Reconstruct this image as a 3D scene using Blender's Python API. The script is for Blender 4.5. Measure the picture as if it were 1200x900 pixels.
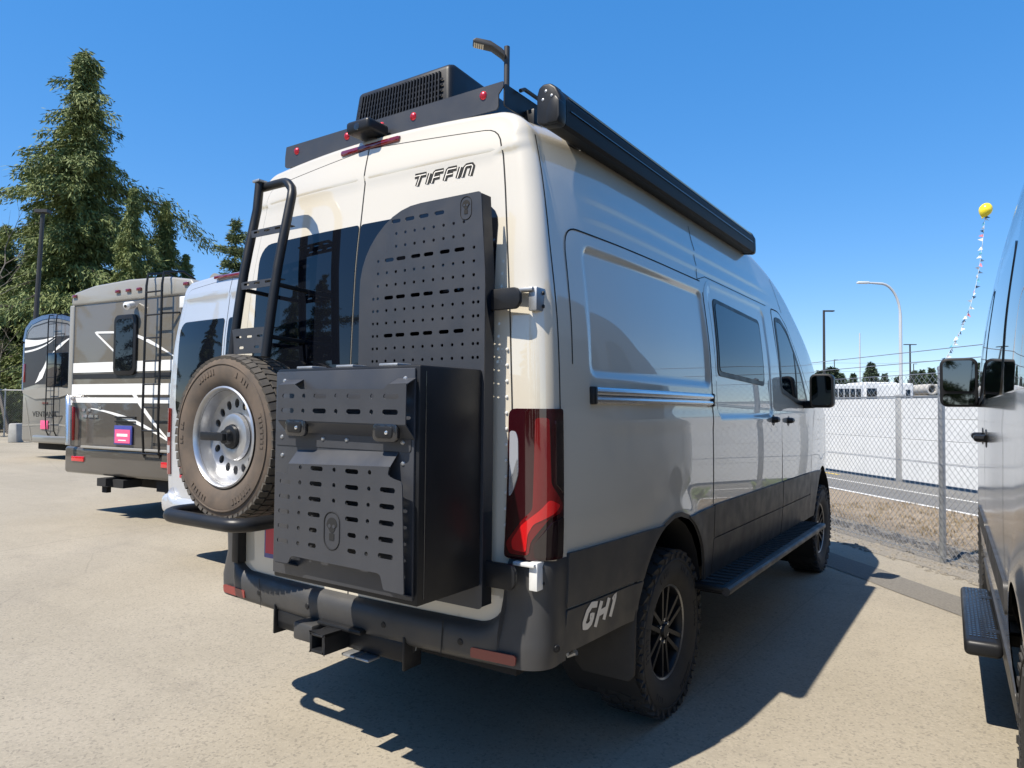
import bpy, bmesh, math, random
import numpy as np
from mathutils import Vector, Matrix
from mathutils.geometry import delaunay_2d_cdt

for o in list(bpy.data.objects): bpy.data.objects.remove(o)
scene = bpy.context.scene
COL = scene.collection

# ------------------------------------------------------------------ camera
CAM = np.array([2.237, -3.269, 1.455]); YAW, PITCH, ROLL = [math.radians(a) for a in (34.105, 1.913, .549)]; FPX = 826.6
_f = np.array([-math.sin(YAW)*math.cos(PITCH), math.cos(YAW)*math.cos(PITCH), math.sin(PITCH)])
_r = np.array([math.cos(YAW), math.sin(YAW), 0.]); _u = np.cross(_r, _f)
_r, _u = math.cos(ROLL)*_r+math.sin(ROLL)*_u, -math.sin(ROLL)*_r+math.cos(ROLL)*_u
cd = bpy.data.cameras.new('camera'); cam = bpy.data.objects.new('camera', cd); COL.objects.link(cam)
cd.sensor_fit = 'HORIZONTAL'; cd.sensor_width = 36; cd.lens = FPX/1200*36; cd.clip_end = 3000; cd.clip_start = .05
M = Matrix.Identity(4)
for i in range(3):
    M[i][0] = _r[i]; M[i][1] = _u[i]; M[i][2] = -_f[i]; M[i][3] = CAM[i]
cam.matrix_world = M
scene.camera = cam

# ------------------------------------------------------------------ light
SUNV = Vector((-.20, -.63, 1.0)).normalized()          # towards the sun
world = bpy.data.worlds.new('World'); scene.world = world; world.use_nodes = True
nt = world.node_tree; nt.nodes.clear()
sky = nt.nodes.new('ShaderNodeTexSky'); sky.sky_type = 'NISHITA'; sky.sun_disc = False
sky.sun_elevation = math.asin(SUNV.z); sky.sun_rotation = math.atan2(SUNV.x, SUNV.y)
sky.air_density = .8; sky.dust_density = .1; sky.ozone_density = 5.0; sky.altitude = 0
hs = nt.nodes.new('ShaderNodeHueSaturation'); hs.inputs['Saturation'].default_value = 2.0; hs.inputs['Value'].default_value = 1.3
bg = nt.nodes.new('ShaderNodeBackground'); bg.inputs['Strength'].default_value = .15
wo = nt.nodes.new('ShaderNodeOutputWorld')
gm = nt.nodes.new('ShaderNodeGamma'); gm.inputs[1].default_value = .45; hs.inputs['Hue'].default_value = .51; nt.links.new(sky.outputs[0], gm.inputs[0]); nt.links.new(gm.outputs[0], hs.inputs['Color']); nt.links.new(hs.outputs[0], bg.inputs['Color']); nt.links.new(bg.outputs[0], wo.inputs[0])
sl = bpy.data.lights.new('sun', 'SUN'); sl.energy = 3.4; sl.angle = math.radians(.5); sl.color = (1, .93, .82)
sun = bpy.data.objects.new('sun', sl); COL.objects.link(sun); sun.rotation_euler = SUNV.to_track_quat('Z', 'Y').to_euler(); sun.location = (0, 0, 20)
scene.view_settings.view_transform = 'Standard'; scene.view_settings.look = 'None'
scene.view_settings.exposure = 1.27; scene.view_settings.gamma = 1.0

# ------------------------------------------------------------------ pixel helpers (a pixel is only a direction; planes give the distance)
def ray(x, y): return _f+_r*(x-600)/FPX-_u*(y-450)/FPX
def on(x, y, ax, v):
    d = ray(x, y); k = 'xyz'.index(ax); return CAM+d*((v-CAM[k])/d[k])
def at(x, y, depth): return CAM+ray(x, y)*depth

# ------------------------------------------------------------------ materials
MATS = {}
def mat(name, col, rough=.5, metal=0., coat=0., spec=.5, noise=None, bump=None, rvar=0., emit=None, flake=None, alpha=None, sheen=0, trans=0.):
    """noise=(scale, colour2, amount[,detail]) mixes a second colour; bump=(scale, strength, distance)"""
    if name in MATS: return MATS[name]
    m = bpy.data.materials.new(name); m.use_nodes = True; t = m.node_tree; b = t.nodes['Principled BSDF']
    b.inputs['Base Color'].default_value = (*col, 1); b.inputs['Roughness'].default_value = rough
    b.inputs['Metallic'].default_value = metal; b.inputs['Coat Weight'].default_value = coat
    b.inputs['Coat Roughness'].default_value = .03; b.inputs['Coat IOR'].default_value = 1.6; b.inputs['Specular IOR Level'].default_value = spec
    if trans: b.inputs['Transmission Weight'].default_value = trans
    tc = t.nodes.new('ShaderNodeTexCoord')
    if noise:
        n = t.nodes.new('ShaderNodeTexNoise'); n.inputs['Scale'].default_value = noise[0]; n.inputs['Detail'].default_value = noise[3] if len(noise) > 3 else 4
        t.links.new(tc.outputs['Object'], n.inputs['Vector'])
        r = t.nodes.new('ShaderNodeMapRange'); r.inputs[1].default_value = .35; r.inputs[2].default_value = .7; r.inputs[4].default_value = noise[2]
        t.links.new(n.outputs[0], r.inputs[0])
        x = t.nodes.new('ShaderNodeMix'); x.data_type = 'RGBA'; x.inputs[6].default_value = (*col, 1); x.inputs[7].default_value = (*noise[1], 1)
        t.links.new(r.outputs[0], x.inputs[0]); t.links.new(x.outputs[2], b.inputs['Base Color'])
    if rvar:
        n = t.nodes.new('ShaderNodeTexNoise'); n.inputs['Scale'].default_value = 9; n.inputs['Detail'].default_value = 6
        t.links.new(tc.outputs['Object'], n.inputs['Vector'])
        r = t.nodes.new('ShaderNodeMapRange'); r.inputs[1].default_value = .3; r.inputs[2].default_value = .7; r.inputs[3].default_value = max(0, rough-rvar); r.inputs[4].default_value = rough+rvar
        t.links.new(n.outputs[0], r.inputs[0]); t.links.new(r.outputs[0], b.inputs['Roughness'])
    if bump:
        n = t.nodes.new('ShaderNodeTexNoise'); n.inputs['Scale'].default_value = bump[0]; n.inputs['Detail'].default_value = 3
        t.links.new(tc.outputs['Object'], n.inputs['Vector'])
        k = t.nodes.new('ShaderNodeBump'); k.inputs['Strength'].default_value = bump[1]; k.inputs['Distance'].default_value = bump[2]
        t.links.new(n.outputs[0], k.inputs['Height']); t.links.new(k.outputs[0], b.inputs['Normal'])
    MATS[name] = m
    return m

def paint_mat(name, col, metal=0., rough=.38, dust=(.30, .26, .2), dirt=.12):
    m = mat(name, col, rough, metal, 1.0, spec=.2)
    t = m.node_tree; b = t.nodes['Principled BSDF']; b.inputs['Coat IOR'].default_value = 1.95
    tc = t.nodes.new('ShaderNodeTexCoord'); g = t.nodes.new('ShaderNodeSeparateXYZ'); t.links.new(tc.outputs['Object'], g.inputs[0])
    n = t.nodes.new('ShaderNodeTexNoise'); n.inputs['Scale'].default_value = 4; n.inputs['Detail'].default_value = 8
    t.links.new(tc.outputs['Object'], n.inputs['Vector'])
    r = t.nodes.new('ShaderNodeMapRange'); r.inputs[1].default_value = 1.7; r.inputs[2].default_value = .5; r.inputs[3].default_value = .0; r.inputs[4].default_value = 1
    t.links.new(g.outputs['Z'], r.inputs[0])
    mu = t.nodes.new('ShaderNodeMath'); mu.operation = 'MULTIPLY'; t.links.new(n.outputs[0], mu.inputs[0]); t.links.new(r.outputs[0], mu.inputs[1])
    m2 = t.nodes.new('ShaderNodeMath'); m2.operation = 'MULTIPLY'; t.links.new(mu.outputs[0], m2.inputs[0]); m2.inputs[1].default_value = dirt*2
    x = t.nodes.new('ShaderNodeMix'); x.data_type = 'RGBA'; x.inputs[6].default_value = (*col, 1); x.inputs[7].default_value = (*dust, 1)
    t.links.new(m2.outputs[0], x.inputs[0]); t.links.new(x.outputs[2], b.inputs['Base Color'])
    a = t.nodes.new('ShaderNodeMath'); a.operation = 'MULTIPLY_ADD'; t.links.new(mu.outputs[0], a.inputs[0]); a.inputs[1].default_value = .03; a.inputs[2].default_value = .008
    t.links.new(a.outputs[0], b.inputs['Coat Roughness'])
    return m

def _dull(m, ior, rough):
    b = m.node_tree.nodes['Principled BSDF']; b.inputs['Coat IOR'].default_value = ior
    for l in list(m.node_tree.links):
        if l.to_socket == b.inputs['Coat Roughness']: m.node_tree.links.remove(l)
    b.inputs['Coat Roughness'].default_value = rough
CREAM = paint_mat('cream_paint', (.56, .515, .425))
SILVER = paint_mat('silver_paint', (.50, .52, .55), .35, .35)
GREYP = paint_mat('grey_metallic_paint', (.12, .12, .116), .5, .32, dirt=.2)
_dull(GREYP, 1.45, .10)
PLAST = mat('grey_plastic', (.036, .036, .037), .5, rvar=.1, bump=(900, .15, .001), noise=(6, (.055, .052, .049), .6))
BLACK = mat('black_powdercoat', (.011, .0115, .013), .42, spec=.3, rvar=.08, bump=(700, .2, .0006))
PLATEM = mat('charcoal_powdercoat', (.035, .037, .043), .4, rvar=.08, bump=(600, .25, .0006), noise=(12, (.046, .047, .052), .5))
GLOSSB = mat('gloss_black', (.012, .012, .014), .25, coat=.6)
RUBBER = mat('rubber', (.022, .021, .02), .75, noise=(20, (.032, .03, .028), .6), bump=(300, .3, .001))
DUSTR = mat('dusty_rubber', (.115, .085, .062), .85, noise=(11, (.06, .049, .040), .9, 8), bump=(200, .3, .001))
TREADM = mat('tread_rubber', (.045, .041, .037), .8, noise=(25, (.10, .085, .066), .7), bump=(200, .3, .001))
STEEL = mat('wheel_steel', (.55, .56, .58), .35, .85, noise=(30, (.42, .41, .40), .5))
GALV = mat('galvanised', (.42, .43, .44), .45, .75, noise=(14, (.30, .31, .32), .8))
CHROME = mat('bright_metal', (.80, .80, .80), .22, .9)
WHITEM = mat('white_metal', (.72, .72, .70), .35, .2)
GLASS = mat('dark_glass', (.004, .005, .008), .015, spec=.55)
CLEARG = mat('window_glass', (.006, .009, .013), .012, spec=.45)
REDL = mat('red_lens', (.13, .002, .004), .12, coat=1.0)
DREDL = mat('dark_red_lens', (.022, .0015, .003), .1, coat=1.0)
BLKL = mat('smoked_lens', (.012, .006, .007), .1, coat=1.0)
BRED = mat('bright_red_lens', (.50, .008, .010), .18, coat=1.0)
CLRL = mat('clear_lens', (.40, .42, .46), .08, .3, coat=1.0)
REFL = mat('reflector', (.20, .02, .015), .35, coat=.5)
SEAM = mat('panel_gap', (.01, .01, .01), .9)
REDBOLT = mat('red_anodised', (.55, .03, .05), .3, .6)
WHITEL = mat('decal_white', (.66, .62, .55), .4)
ALLOYB = mat('black_alloy', (.010, .010, .011), .4, 0, spec=.3)
ALLOYG = mat('machined_alloy', (.22, .22, .22), .3, .8)
DARK = mat('dark_underbody', (.012, .012, .013), .9)

# ------------------------------------------------------------------ mesh helpers
def setp(o, label=None, cat=None, group=None, kind=None):
    if label: o['label'] = label
    if cat: o['category'] = cat
    if group: o['group'] = group
    if kind: o['kind'] = kind
    return o
def empty(name, loc=(0, 0, 0), rz=0, parent=None):
    o = bpy.data.objects.new(name, None); COL.objects.link(o); o.location = loc; o.rotation_euler = (0, 0, rz); o.empty_display_size = .2
    o.parent = parent
    return o
def mesh_obj(name, me, m, parent=None):
    o = bpy.data.objects.new(name, me); COL.objects.link(o); o.parent = parent
    if m is not None and not me.materials: me.materials.append(m)
    return o
class MB:
    def __init__(s): s.v = []; s.f = []; s.bv = 0
    def add(s, vs, fs):
        n = len(s.v); s.v += [tuple(map(float, p)) for p in vs]; s.f += [tuple(i+n for i in q) for q in fs]; return s
    def box(s, c, d, R=None):
        vs = []
        for k in range(8):
            p = Vector(((k & 1)-.5, ((k >> 1) & 1)-.5, ((k >> 2) & 1)-.5)); p = Vector((p.x*d[0], p.y*d[1], p.z*d[2]))
            if R is not None: p = R @ p
            vs.append(p+Vector(c))
        return s.add(vs, [(0, 2, 3, 1), (4, 5, 7, 6), (0, 1, 5, 4), (2, 6, 7, 3), (0, 4, 6, 2), (1, 3, 7, 5)])
    def bar(s, a, b, w, h, up=(0, 0, 1)):
        a = Vector(a); b = Vector(b); d = (b-a); L = d.length; d.normalize()
        x = d.cross(Vector(up)); 
        if x.length < 1e-4: x = d.cross(Vector((1, 0, 0)))
        x.normalize(); z = x.cross(d)
        R = Matrix((x, d, z)).transposed()
        return s.box((a+b)/2, (w, L, h), R)
    def tube(s, path, r, n=10, closed=False):
        P = [Vector(p) for p in path]; N = len(P); rr = r if isinstance(r, (list, tuple)) else [r]*N
        T = []
        for i in range(N):
            if closed: d = P[(i+1) % N]-P[i-1]
            else: d = P[min(i+1, N-1)]-P[max(i-1, 0)]
            T.append(d.normalized())
        x = T[0].cross(Vector((0, 0, 1)))
        if x.length < 1e-3: x = T[0].cross(Vector((1, 0, 0)))
        x.normalize(); vs = []
        for i in range(N):
            x = (x-T[i]*x.dot(T[i])).normalized(); y = T[i].cross(x)
            for k in range(n):
                a = 2*math.pi*k/n; vs.append(P[i]+(x*math.cos(a)+y*math.sin(a))*rr[i])
        fs = []
        for i in range(N if closed else N-1):
            j = (i+1) % N
            for k in range(n): fs.append((i*n+k, i*n+(k+1) % n, j*n+(k+1) % n, j*n+k))
        if not closed: fs += [tuple(range(n-1, -1, -1)), tuple(range((N-1)*n, N*n))]
        return s.add(vs, fs)
    def lathe(s, prof, c, ax, n=48, ref=None, a0=0, a1=2*math.pi):
        """prof: list (radius, height along ax)"""
        ax = Vector(ax).normalized(); x = ax.cross(Vector((0, 0, 1)))
        if x.length < 1e-3: x = ax.cross(Vector((1, 0, 0)))
        x.normalize(); y = ax.cross(x); c = Vector(c); full = abs(a1-a0-2*math.pi) < 1e-6
        vs = []; m = n if full else n+1
        for (r, h) in prof:
            for k in range(m):
                a = a0+(a1-a0)*k/n; vs.append(c+ax*h+(x*math.cos(a)+y*math.sin(a))*r)
        fs = []
        for i in range(len(prof)-1):
            for k in range(n): fs.append((i*m+k, i*m+(k+1) % m, (i+1)*m+(k+1) % m, (i+1)*m+k))
        return s.add(vs, fs)
    def prism(s, poly, o, u, v, t):
        """polygon (2D) in frame o+u*a+v*b, extruded along u x v by t (both caps)"""
        o, u, v = Vector(o), Vector(u), Vector(v); nrm = u.cross(v).normalized(); n = len(poly)
        A = [o+u*a+v*b for a, b in poly]; B = [p+nrm*t for p in A]
        fs = [tuple(range(n-1, -1, -1)), tuple(range(n, 2*n))]+[(i, (i+1) % n, n+(i+1) % n, n+i) for i in range(n)]
        return s.add(A+B, fs)
    def build(s, name, m, parent=None, smooth=35, bevel=0, seg=2):
        me = bpy.data.meshes.new(name); me.from_pydata(s.v, [], s.f); me.validate()
        bm = bmesh.new(); bm.from_mesh(me)
        bmesh.ops.remove_doubles(bm, verts=bm.verts, dist=1e-5)
        bmesh.ops.recalc_face_normals(bm, faces=bm.faces)
        if bevel:
            es = [e for e in bm.edges if len(e.link_faces) == 2 and e.calc_face_angle(0) > .5]
            bmesh.ops.bevel(bm, geom=es, offset=bevel, segments=seg, profile=.5, affect='EDGES', clamp_overlap=True)
        bm.to_mesh(me); bm.free()
        me.polygons.foreach_set('use_smooth', [True]*len(me.polygons))
        if smooth: me.set_sharp_from_angle(angle=math.radians(smooth))
        return mesh_obj(name, me, m, parent)

def inpoly(px, py, poly):
    ins = np.zeros(px.shape, bool); n = len(poly)
    for i in range(n):
        x0, y0 = poly[i]; x1, y1 = poly[(i+1) % n]
        if y0 == y1: continue
        c = ((y0 > py) != (y1 > py)) & (px < (x1-x0)*(py-y0)/(y1-y0)+x0); ins ^= c
    return ins
def rrect(x0, y0, x1, y1, r, n=5):
    """rounded rectangle; r scalar or 4 radii (bl, br, tr, tl)"""
    R = r if isinstance(r, (list, tuple)) else (r,)*4; out = []
    for (cx, cy, a, q) in ((x0+R[0], y0+R[0], 180, R[0]), (x1-R[1], y0+R[1], 270, R[1]), (x1-R[2], y1-R[2], 0, R[2]), (x0+R[3], y1-R[3], 90, R[3])):
        for k in range(n+1):
            b = math.radians(a+90*k/n); out.append((cx+q*math.cos(b), cy+q*math.sin(b)))
    return out
def slot(cx, cy, L, h, n=4):
    r = h/2; return rrect(cx-L/2, cy-r, cx+L/2, cy+r, r*.999, n)
def circ(cx, cy, r, n=8): return [(cx+r*math.cos(2*math.pi*k/n), cy+r*math.sin(2*math.pi*k/n)) for k in range(n)]
def resample(poly, h, closed=True):
    out = []; n = len(poly)
    for i in range(n if closed else n-1):
        a = np.array(poly[i]); b = np.array(poly[(i+1) % n]); k = max(1, int(math.ceil(np.linalg.norm(b-a)/h)))
        for j in range(k): out.append(tuple(a+(b-a)*j/k))
    if not closed: out.append(tuple(poly[-1]))
    return out
def fillet(poly, rad):
    """round the corners of a polygon: rad scalar or list"""
    n = len(poly); out = []
    for i in range(n):
        p = Vector(poly[i]); a = Vector(poly[i-1]); b = Vector(poly[(i+1) % n]); r = rad[i] if isinstance(rad, (list, tuple)) else rad
        if r <= 0: out.append(tuple(p)); continue
        da = (a-p); db = (b-p); r2 = min(r, da.length*.49, db.length*.49); A = p+da.normalized()*r2; B = p+db.normalized()*r2
        for k in range(6):
            t = k/5; q = A*(1-t)**2+p*2*t*(1-t)+B*t*t; out.append(tuple(q))
    return out
def cdt(outline, holes=(), h=None):
    vs = []; es = []
    for lp in [outline]+list(holes):
        n0 = len(vs); k = len(lp); vs += [Vector(p) for p in lp]; es += [(n0+i, n0+(i+1) % k) for i in range(k)]
    if h:
        a = np.array(outline); x0, y0 = a.min(0); x1, y1 = a.max(0)
        gx, gy = np.meshgrid(np.arange(x0+h/2, x1, h), np.arange(y0+h/2, y1, h)); gx = gx.ravel(); gy = gy.ravel(); k = inpoly(gx, gy, outline)
        gx, gy = gx[k], gy[k]
        B = np.array(resample(outline, h/2)); 
        if len(gx):
            d = np.min((gx[:, None]-B[None, :, 0])**2+(gy[:, None]-B[None, :, 1])**2, 1); kk = d > (h*.4)**2; gx, gy = gx[kk], gy[kk]
        for lp in holes: 
            q = inpoly(gx, gy, lp); gx, gy = gx[~q], gy[~q]
        vs += [Vector((x, y)) for x, y in zip(gx, gy)]
    r = delaunay_2d_cdt(vs, es, [], 0, 1e-6)
    V = np.array([tuple(p) for p in r[0]]); T = np.array([f for f in r[2]])
    c = V[T].mean(1); k = inpoly(c[:, 0], c[:, 1], outline)
    for lp in holes: k &= ~inpoly(c[:, 0], c[:, 1], lp)
    return V, T[k]
def patch(name, outline, S, off, m, parent, h=.04, rim=.01, holes=(), hb=None):
    """curved panel: S(a,b,off)->xyz; follows the surface at 'off', its edge returns 'rim' inwards"""
    ol = resample(outline, hb or h*.7); hl = [resample(q, h*.7) for q in holes]
    V, T = cdt(ol, hl, h)
    P = [S(a, b, off) for a, b in V]
    e = 1e-3; N = []
    for a, b in V:
        d1 = np.array(S(a+e, b, off))-np.array(S(a-e, b, off)); d2 = np.array(S(a, b+e, off))-np.array(S(a, b-e, off)); n = np.cross(d1, d2); N.append(n/np.linalg.norm(n))
    N = np.array(N); o0 = np.array(S(V[0][0], V[0][1], off+.01))-np.array(P[0]); flip = np.dot(N[0], o0) < 0
    if flip: N = -N
    fs = []
    for t in T:
        a, b, c = t; p = np.array(P[a]); nn = np.cross(np.array(P[b])-p, np.array(P[c])-p)
        fs.append((int(a), int(b), int(c)) if np.dot(nn, N[a]) > 0 else (int(a), int(c), int(b)))
    vs = [tuple(p) for p in P]; vn = [tuple(n) for n in N]; nf = len(fs)
    if rim:
        for lp in [ol]+hl:
            n0 = len(vs); k = len(lp)
            for q in lp: vs.append(tuple(S(q[0], q[1], off))); vn.append((0, 0, 0))
            for q in lp: vs.append(tuple(S(q[0], q[1], off-rim))); vn.append((0, 0, 0))
            fs += [(n0+i, n0+(i+1) % k, n0+k+(i+1) % k, n0+k+i) for i in range(k)]
    me = bpy.data.meshes.new(name); me.from_pydata(vs, [], fs)
    me.polygons.foreach_set('use_smooth', [i < nf for i in range(len(fs))])
    me.normals_split_custom_set_from_vertices(vn)
    return mesh_obj(name, me, m, parent)
def ribbon(name, path, S, off, width, m, parent, closed=False, h=.03):
    """thin strip lying on a surface along a 2D path"""
    p = resample(path, h, closed); n = len(p); vs = []; fs = []
    w = width if isinstance(width, (list, tuple)) else None
    for i in range(n):
        a = np.array(p[i-1] if (closed or i > 0) else p[0]); b = np.array(p[(i+1) % n] if (closed or i < n-1) else p[-1]); d = b-a; d /= np.linalg.norm(d)+1e-9; q = np.array((-d[1], d[0]))
        wd = (np.interp(i/(n-1), np.linspace(0, 1, len(w)), w) if w else width)/2
        for sgn in (-1, 1): vs.append(tuple(S(*(np.array(p[i])+q*wd*sgn), off)))
    for i in range(n if closed else n-1):
        j = (i+1) % n; fs.append((2*i, 2*i+1, 2*j+1, 2*j))
    me = bpy.data.meshes.new(name); me.from_pydata(vs, [], fs); me.polygons.foreach_set('use_smooth', [True]*len(fs))
    return mesh_obj(name, me, m, parent)
def plate(name, outline, holes, o, u, v, t, m, parent, bevel=0):
    """flat sheet with real holes; frame o+u*a+v*b, thickness t along u x v"""
    V, T = cdt(outline, holes); o, u, v = Vector(o), Vector(u), Vector(v); n = u.cross(v).normalized(); k = len(V)
    vs = [o+u*a+v*b for a, b in V]; vs += [p+n*t for p in vs]; fs = []
    for a, b, c in T: fs += [(int(a), int(c), int(b)), (int(a)+k, int(b)+k, int(c)+k)]
    for lp in [outline]+list(holes):
        n0 = len(vs); q = len(lp)
        for a, b in lp: vs.append(o+u*a+v*b)
        for a, b in lp: vs.append(o+u*a+v*b+n*t)
        fs += [(n0+i, n0+(i+1) % q, n0+q+(i+1) % q, n0+q+i) for i in range(q)]
    mb = MB(); mb.add(vs, fs)
    return mb.build(name, m, parent, smooth=30)
def text_obj(name, s, size, m, parent, loc, R, depth=.002, shear=0, xs=1.0, bold=0.0, align='CENTER'):
    cu = bpy.data.curves.new(name, 'FONT'); cu.body = s; cu.size = size; cu.extrude = depth/2; cu.shear = shear; cu.offset = bold; cu.align_x = align; cu.align_y = 'CENTER'
    t = bpy.data.objects.new('tmp', cu); COL.objects.link(t); dg = bpy.context.evaluated_depsgraph_get()
    me = bpy.data.meshes.new_from_object(t.evaluated_get(dg)); bpy.data.objects.remove(t)
    me.transform(Matrix.Diagonal((xs, 1, 1, 1))); me.transform(R.to_4x4()); me.transform(Matrix.Translation(loc))
    return mesh_obj(name, me, m, parent)
def interp_s(T):
    xs = np.array([a for a, b in T]); ys = np.array([b for a, b in T]); 
    # monotone cubic
    d = np.diff(ys)/np.diff(xs); mm = np.zeros(len(xs)); mm[0] = d[0]; mm[-1] = d[-1]
    for i in range(1, len(xs)-1): mm[i] = 0 if d[i-1]*d[i] <= 0 else 2*d[i-1]*d[i]/(d[i-1]+d[i])
    def g(x):
        x = min(max(x, xs[0]), xs[-1]); i = min(int(np.searchsorted(xs, x, 'right'))-1, len(xs)-2); i = max(i, 0); h = xs[i+1]-xs[i]; t = (x-xs[i])/h
        return float((2*t**3-3*t*t+1)*ys[i]+(t**3-2*t*t+t)*h*mm[i]+(-2*t**3+3*t*t)*ys[i+1]+(t**3-t*t)*h*mm[i+1])
    return g
def sstep(a, b, x):
    t = min(max((x-a)/(b-a), 0), 1); return t*t*(3-2*t)
def sd_rr(x, y, x0, y0, x1, y1, r):
    qx = abs(x-(x0+x1)/2)-(x1-x0)/2+r; qy = abs(y-(y0+y1)/2)-(y1-y0)/2+r
    return math.hypot(max(qx, 0), max(qy, 0))+min(max(qx, qy), 0)-r
#PART2
# ------------------------------------------------------------------ ground and setting
def ground_mat():
    m = mat('concrete', (.40, .37, .31), .85); t = m.node_tree; b = t.nodes['Principled BSDF']; N = t.nodes; L = t.links
    tc = N.new('ShaderNodeTexCoord')
    def noise(sc, det=5, ro=.6, vec=None):
        n = N.new('ShaderNodeTexNoise'); n.inputs['Scale'].default_value = sc; n.inputs['Detail'].default_value = det; n.inputs['Roughness'].default_value = ro; L.new(vec or tc.outputs['Object'], n.inputs['Vector']); return n.outputs[0]
    def ramp(src, a, c, lo, hi):
        r = N.new('ShaderNodeMapRange'); r.inputs[1].default_value = a; r.inputs[2].default_value = c; r.inputs[3].default_value = lo; r.inputs[4].default_value = hi; L.new(src, r.inputs[0]); return r.outputs[0]
    def mix(fac, A, B):
        x = N.new('ShaderNodeMix'); x.data_type = 'RGBA'
        if hasattr(fac, 'links'): L.new(fac, x.inputs[0])
        else: x.inputs[0].default_value = fac
        for k, q in ((6, A), (7, B)):
            if isinstance(q, tuple): x.inputs[k].default_value = (*q, 1)
            else: L.new(q, x.inputs[k])
        return x.outputs[2]
    c = mix(ramp(noise(.45, 6), .35, .65, 0, 1), (0.247, 0.218, 0.166), (0.306, 0.271, 0.211))
    # streaks along the lot
    mp = N.new('ShaderNodeMapping'); mp.inputs['Rotation'].default_value = (0, 0, .82); mp.inputs['Scale'].default_value = (.25, 2.2, 1); L.new(tc.outputs['Object'], mp.inputs[0])
    c = mix(ramp(noise(1.3, 5, .6, mp.outputs[0]), .52, .75, 0, .35), c, (0.186, 0.164, 0.128))
    c = mix(ramp(noise(2.2, 6), .58, .72, 0, .36), c, (0.171, 0.151, 0.120))
    v = N.new('ShaderNodeTexVoronoi'); v.inputs['Scale'].default_value = 95; L.new(tc.outputs['Object'], v.inputs['Vector'])
    hsv = N.new('ShaderNodeSeparateColor'); L.new(v.outputs['Color'], hsv.inputs[0])
    c = mix(ramp(hsv.outputs[0], .55, 1, 0, .46), c, (0.344, 0.304, 0.238))
    c = mix(ramp(hsv.outputs[1], .73, 1, 0, .52), c, (0.117, 0.103, 0.085))
    c = mix(ramp(noise(420, 2), .5, .7, 0, .35), c, (0.138, 0.120, 0.097))
    # hairline cracks
    v2 = N.new('ShaderNodeTexVoronoi'); v2.feature = 'DISTANCE_TO_EDGE'; v2.inputs['Scale'].default_value = .23
    wv = N.new('ShaderNodeMix'); wv.data_type = 'VECTOR'; wv.inputs[0].default_value = .08
    nz = N.new('ShaderNodeTexNoise'); nz.inputs['Scale'].default_value = 1.4; nz.inputs['Detail'].default_value = 6; L.new(tc.outputs['Object'], nz.inputs['Vector'])
    L.new(tc.outputs['Object'], wv.inputs[4]); L.new(nz.outputs['Color'], wv.inputs[5]); L.new(wv.outputs[1], v2.inputs['Vector'])
    c = mix(ramp(v2.outputs['Distance'], .0, .0018, .28, 0), c, (0.110, 0.094, 0.076))
    def xyz(sx, sy, rot, loc):
        q = N.new('ShaderNodeMapping'); q.inputs['Rotation'].default_value = (0, 0, rot); q.inputs['Scale'].default_value = (sx, sy, 1); q.inputs['Location'].default_value = loc; L.new(tc.outputs['Object'], q.inputs[0]); return q.outputs[0]
    # sparse oil spots
    v3 = N.new('ShaderNodeTexVoronoi'); v3.inputs['Scale'].default_value = .8; v3.inputs['Randomness'].default_value = 1
    wv2 = N.new('ShaderNodeMix'); wv2.data_type = 'VECTOR'; wv2.inputs[0].default_value = .06; n5 = N.new('ShaderNodeTexNoise'); n5.inputs['Scale'].default_value = 7; L.new(tc.outputs['Object'], n5.inputs['Vector']); L.new(tc.outputs['Object'], wv2.inputs[4]); L.new(n5.outputs['Color'], wv2.inputs[5]); L.new(wv2.outputs[1], v3.inputs['Vector'])
    c = mix(ramp(v3.outputs['Distance'], .03, .13, .38, 0), c, (.12, .105, .085))
    # long faint tyre tracks curving through the lot
    wvn = N.new('ShaderNodeTexWave'); wvn.wave_type = 'RINGS'; wvn.rings_direction = 'Z'; wvn.inputs['Scale'].default_value = .085; wvn.inputs['Distortion'].default_value = .6; wvn.inputs['Detail'].default_value = 1; L.new(xyz(1, 1, 0, (14, 9, 0)), wvn.inputs['Vector'])
    trk = ramp(wvn.outputs['Fac'], .90, 1.0, 0, 1); nn_ = ramp(noise(.9, 4), .4, .7, 0, .30); mm_ = N.new('ShaderNodeMath'); mm_.operation = 'MULTIPLY'; L.new(trk, mm_.inputs[0]); L.new(nn_, mm_.inputs[1])
    c = mix(mm_.outputs[0], c, (.13, .118, .10))
    L.new(c, b.inputs['Base Color'])
    bp = N.new('ShaderNodeBump'); bp.inputs['Strength'].default_value = .35; bp.inputs['Distance'].default_value = .004
    ad = N.new('ShaderNodeMath'); ad.operation = 'ADD'; L.new(noise(160, 3), ad.inputs[0]); L.new(hsv.outputs[2], ad.inputs[1]); L.new(ad.outputs[0], bp.inputs['Height']); L.new(bp.outputs[0], b.inputs['Normal'])
    return m
def sheet(name, pts, z, m, kind='structure', parent=None):
    me = bpy.data.meshes.new(name); me.from_pydata([(x, y, z) for x, y in pts], [], [tuple(range(len(pts)))])
    o = mesh_obj(name, me, m, parent); 
    if parent is None: o['kind'] = kind
    return o
sheet('ground', [(-900, -900), (900, -900), (900, 900), (-900, 900)], 0, ground_mat())
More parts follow.
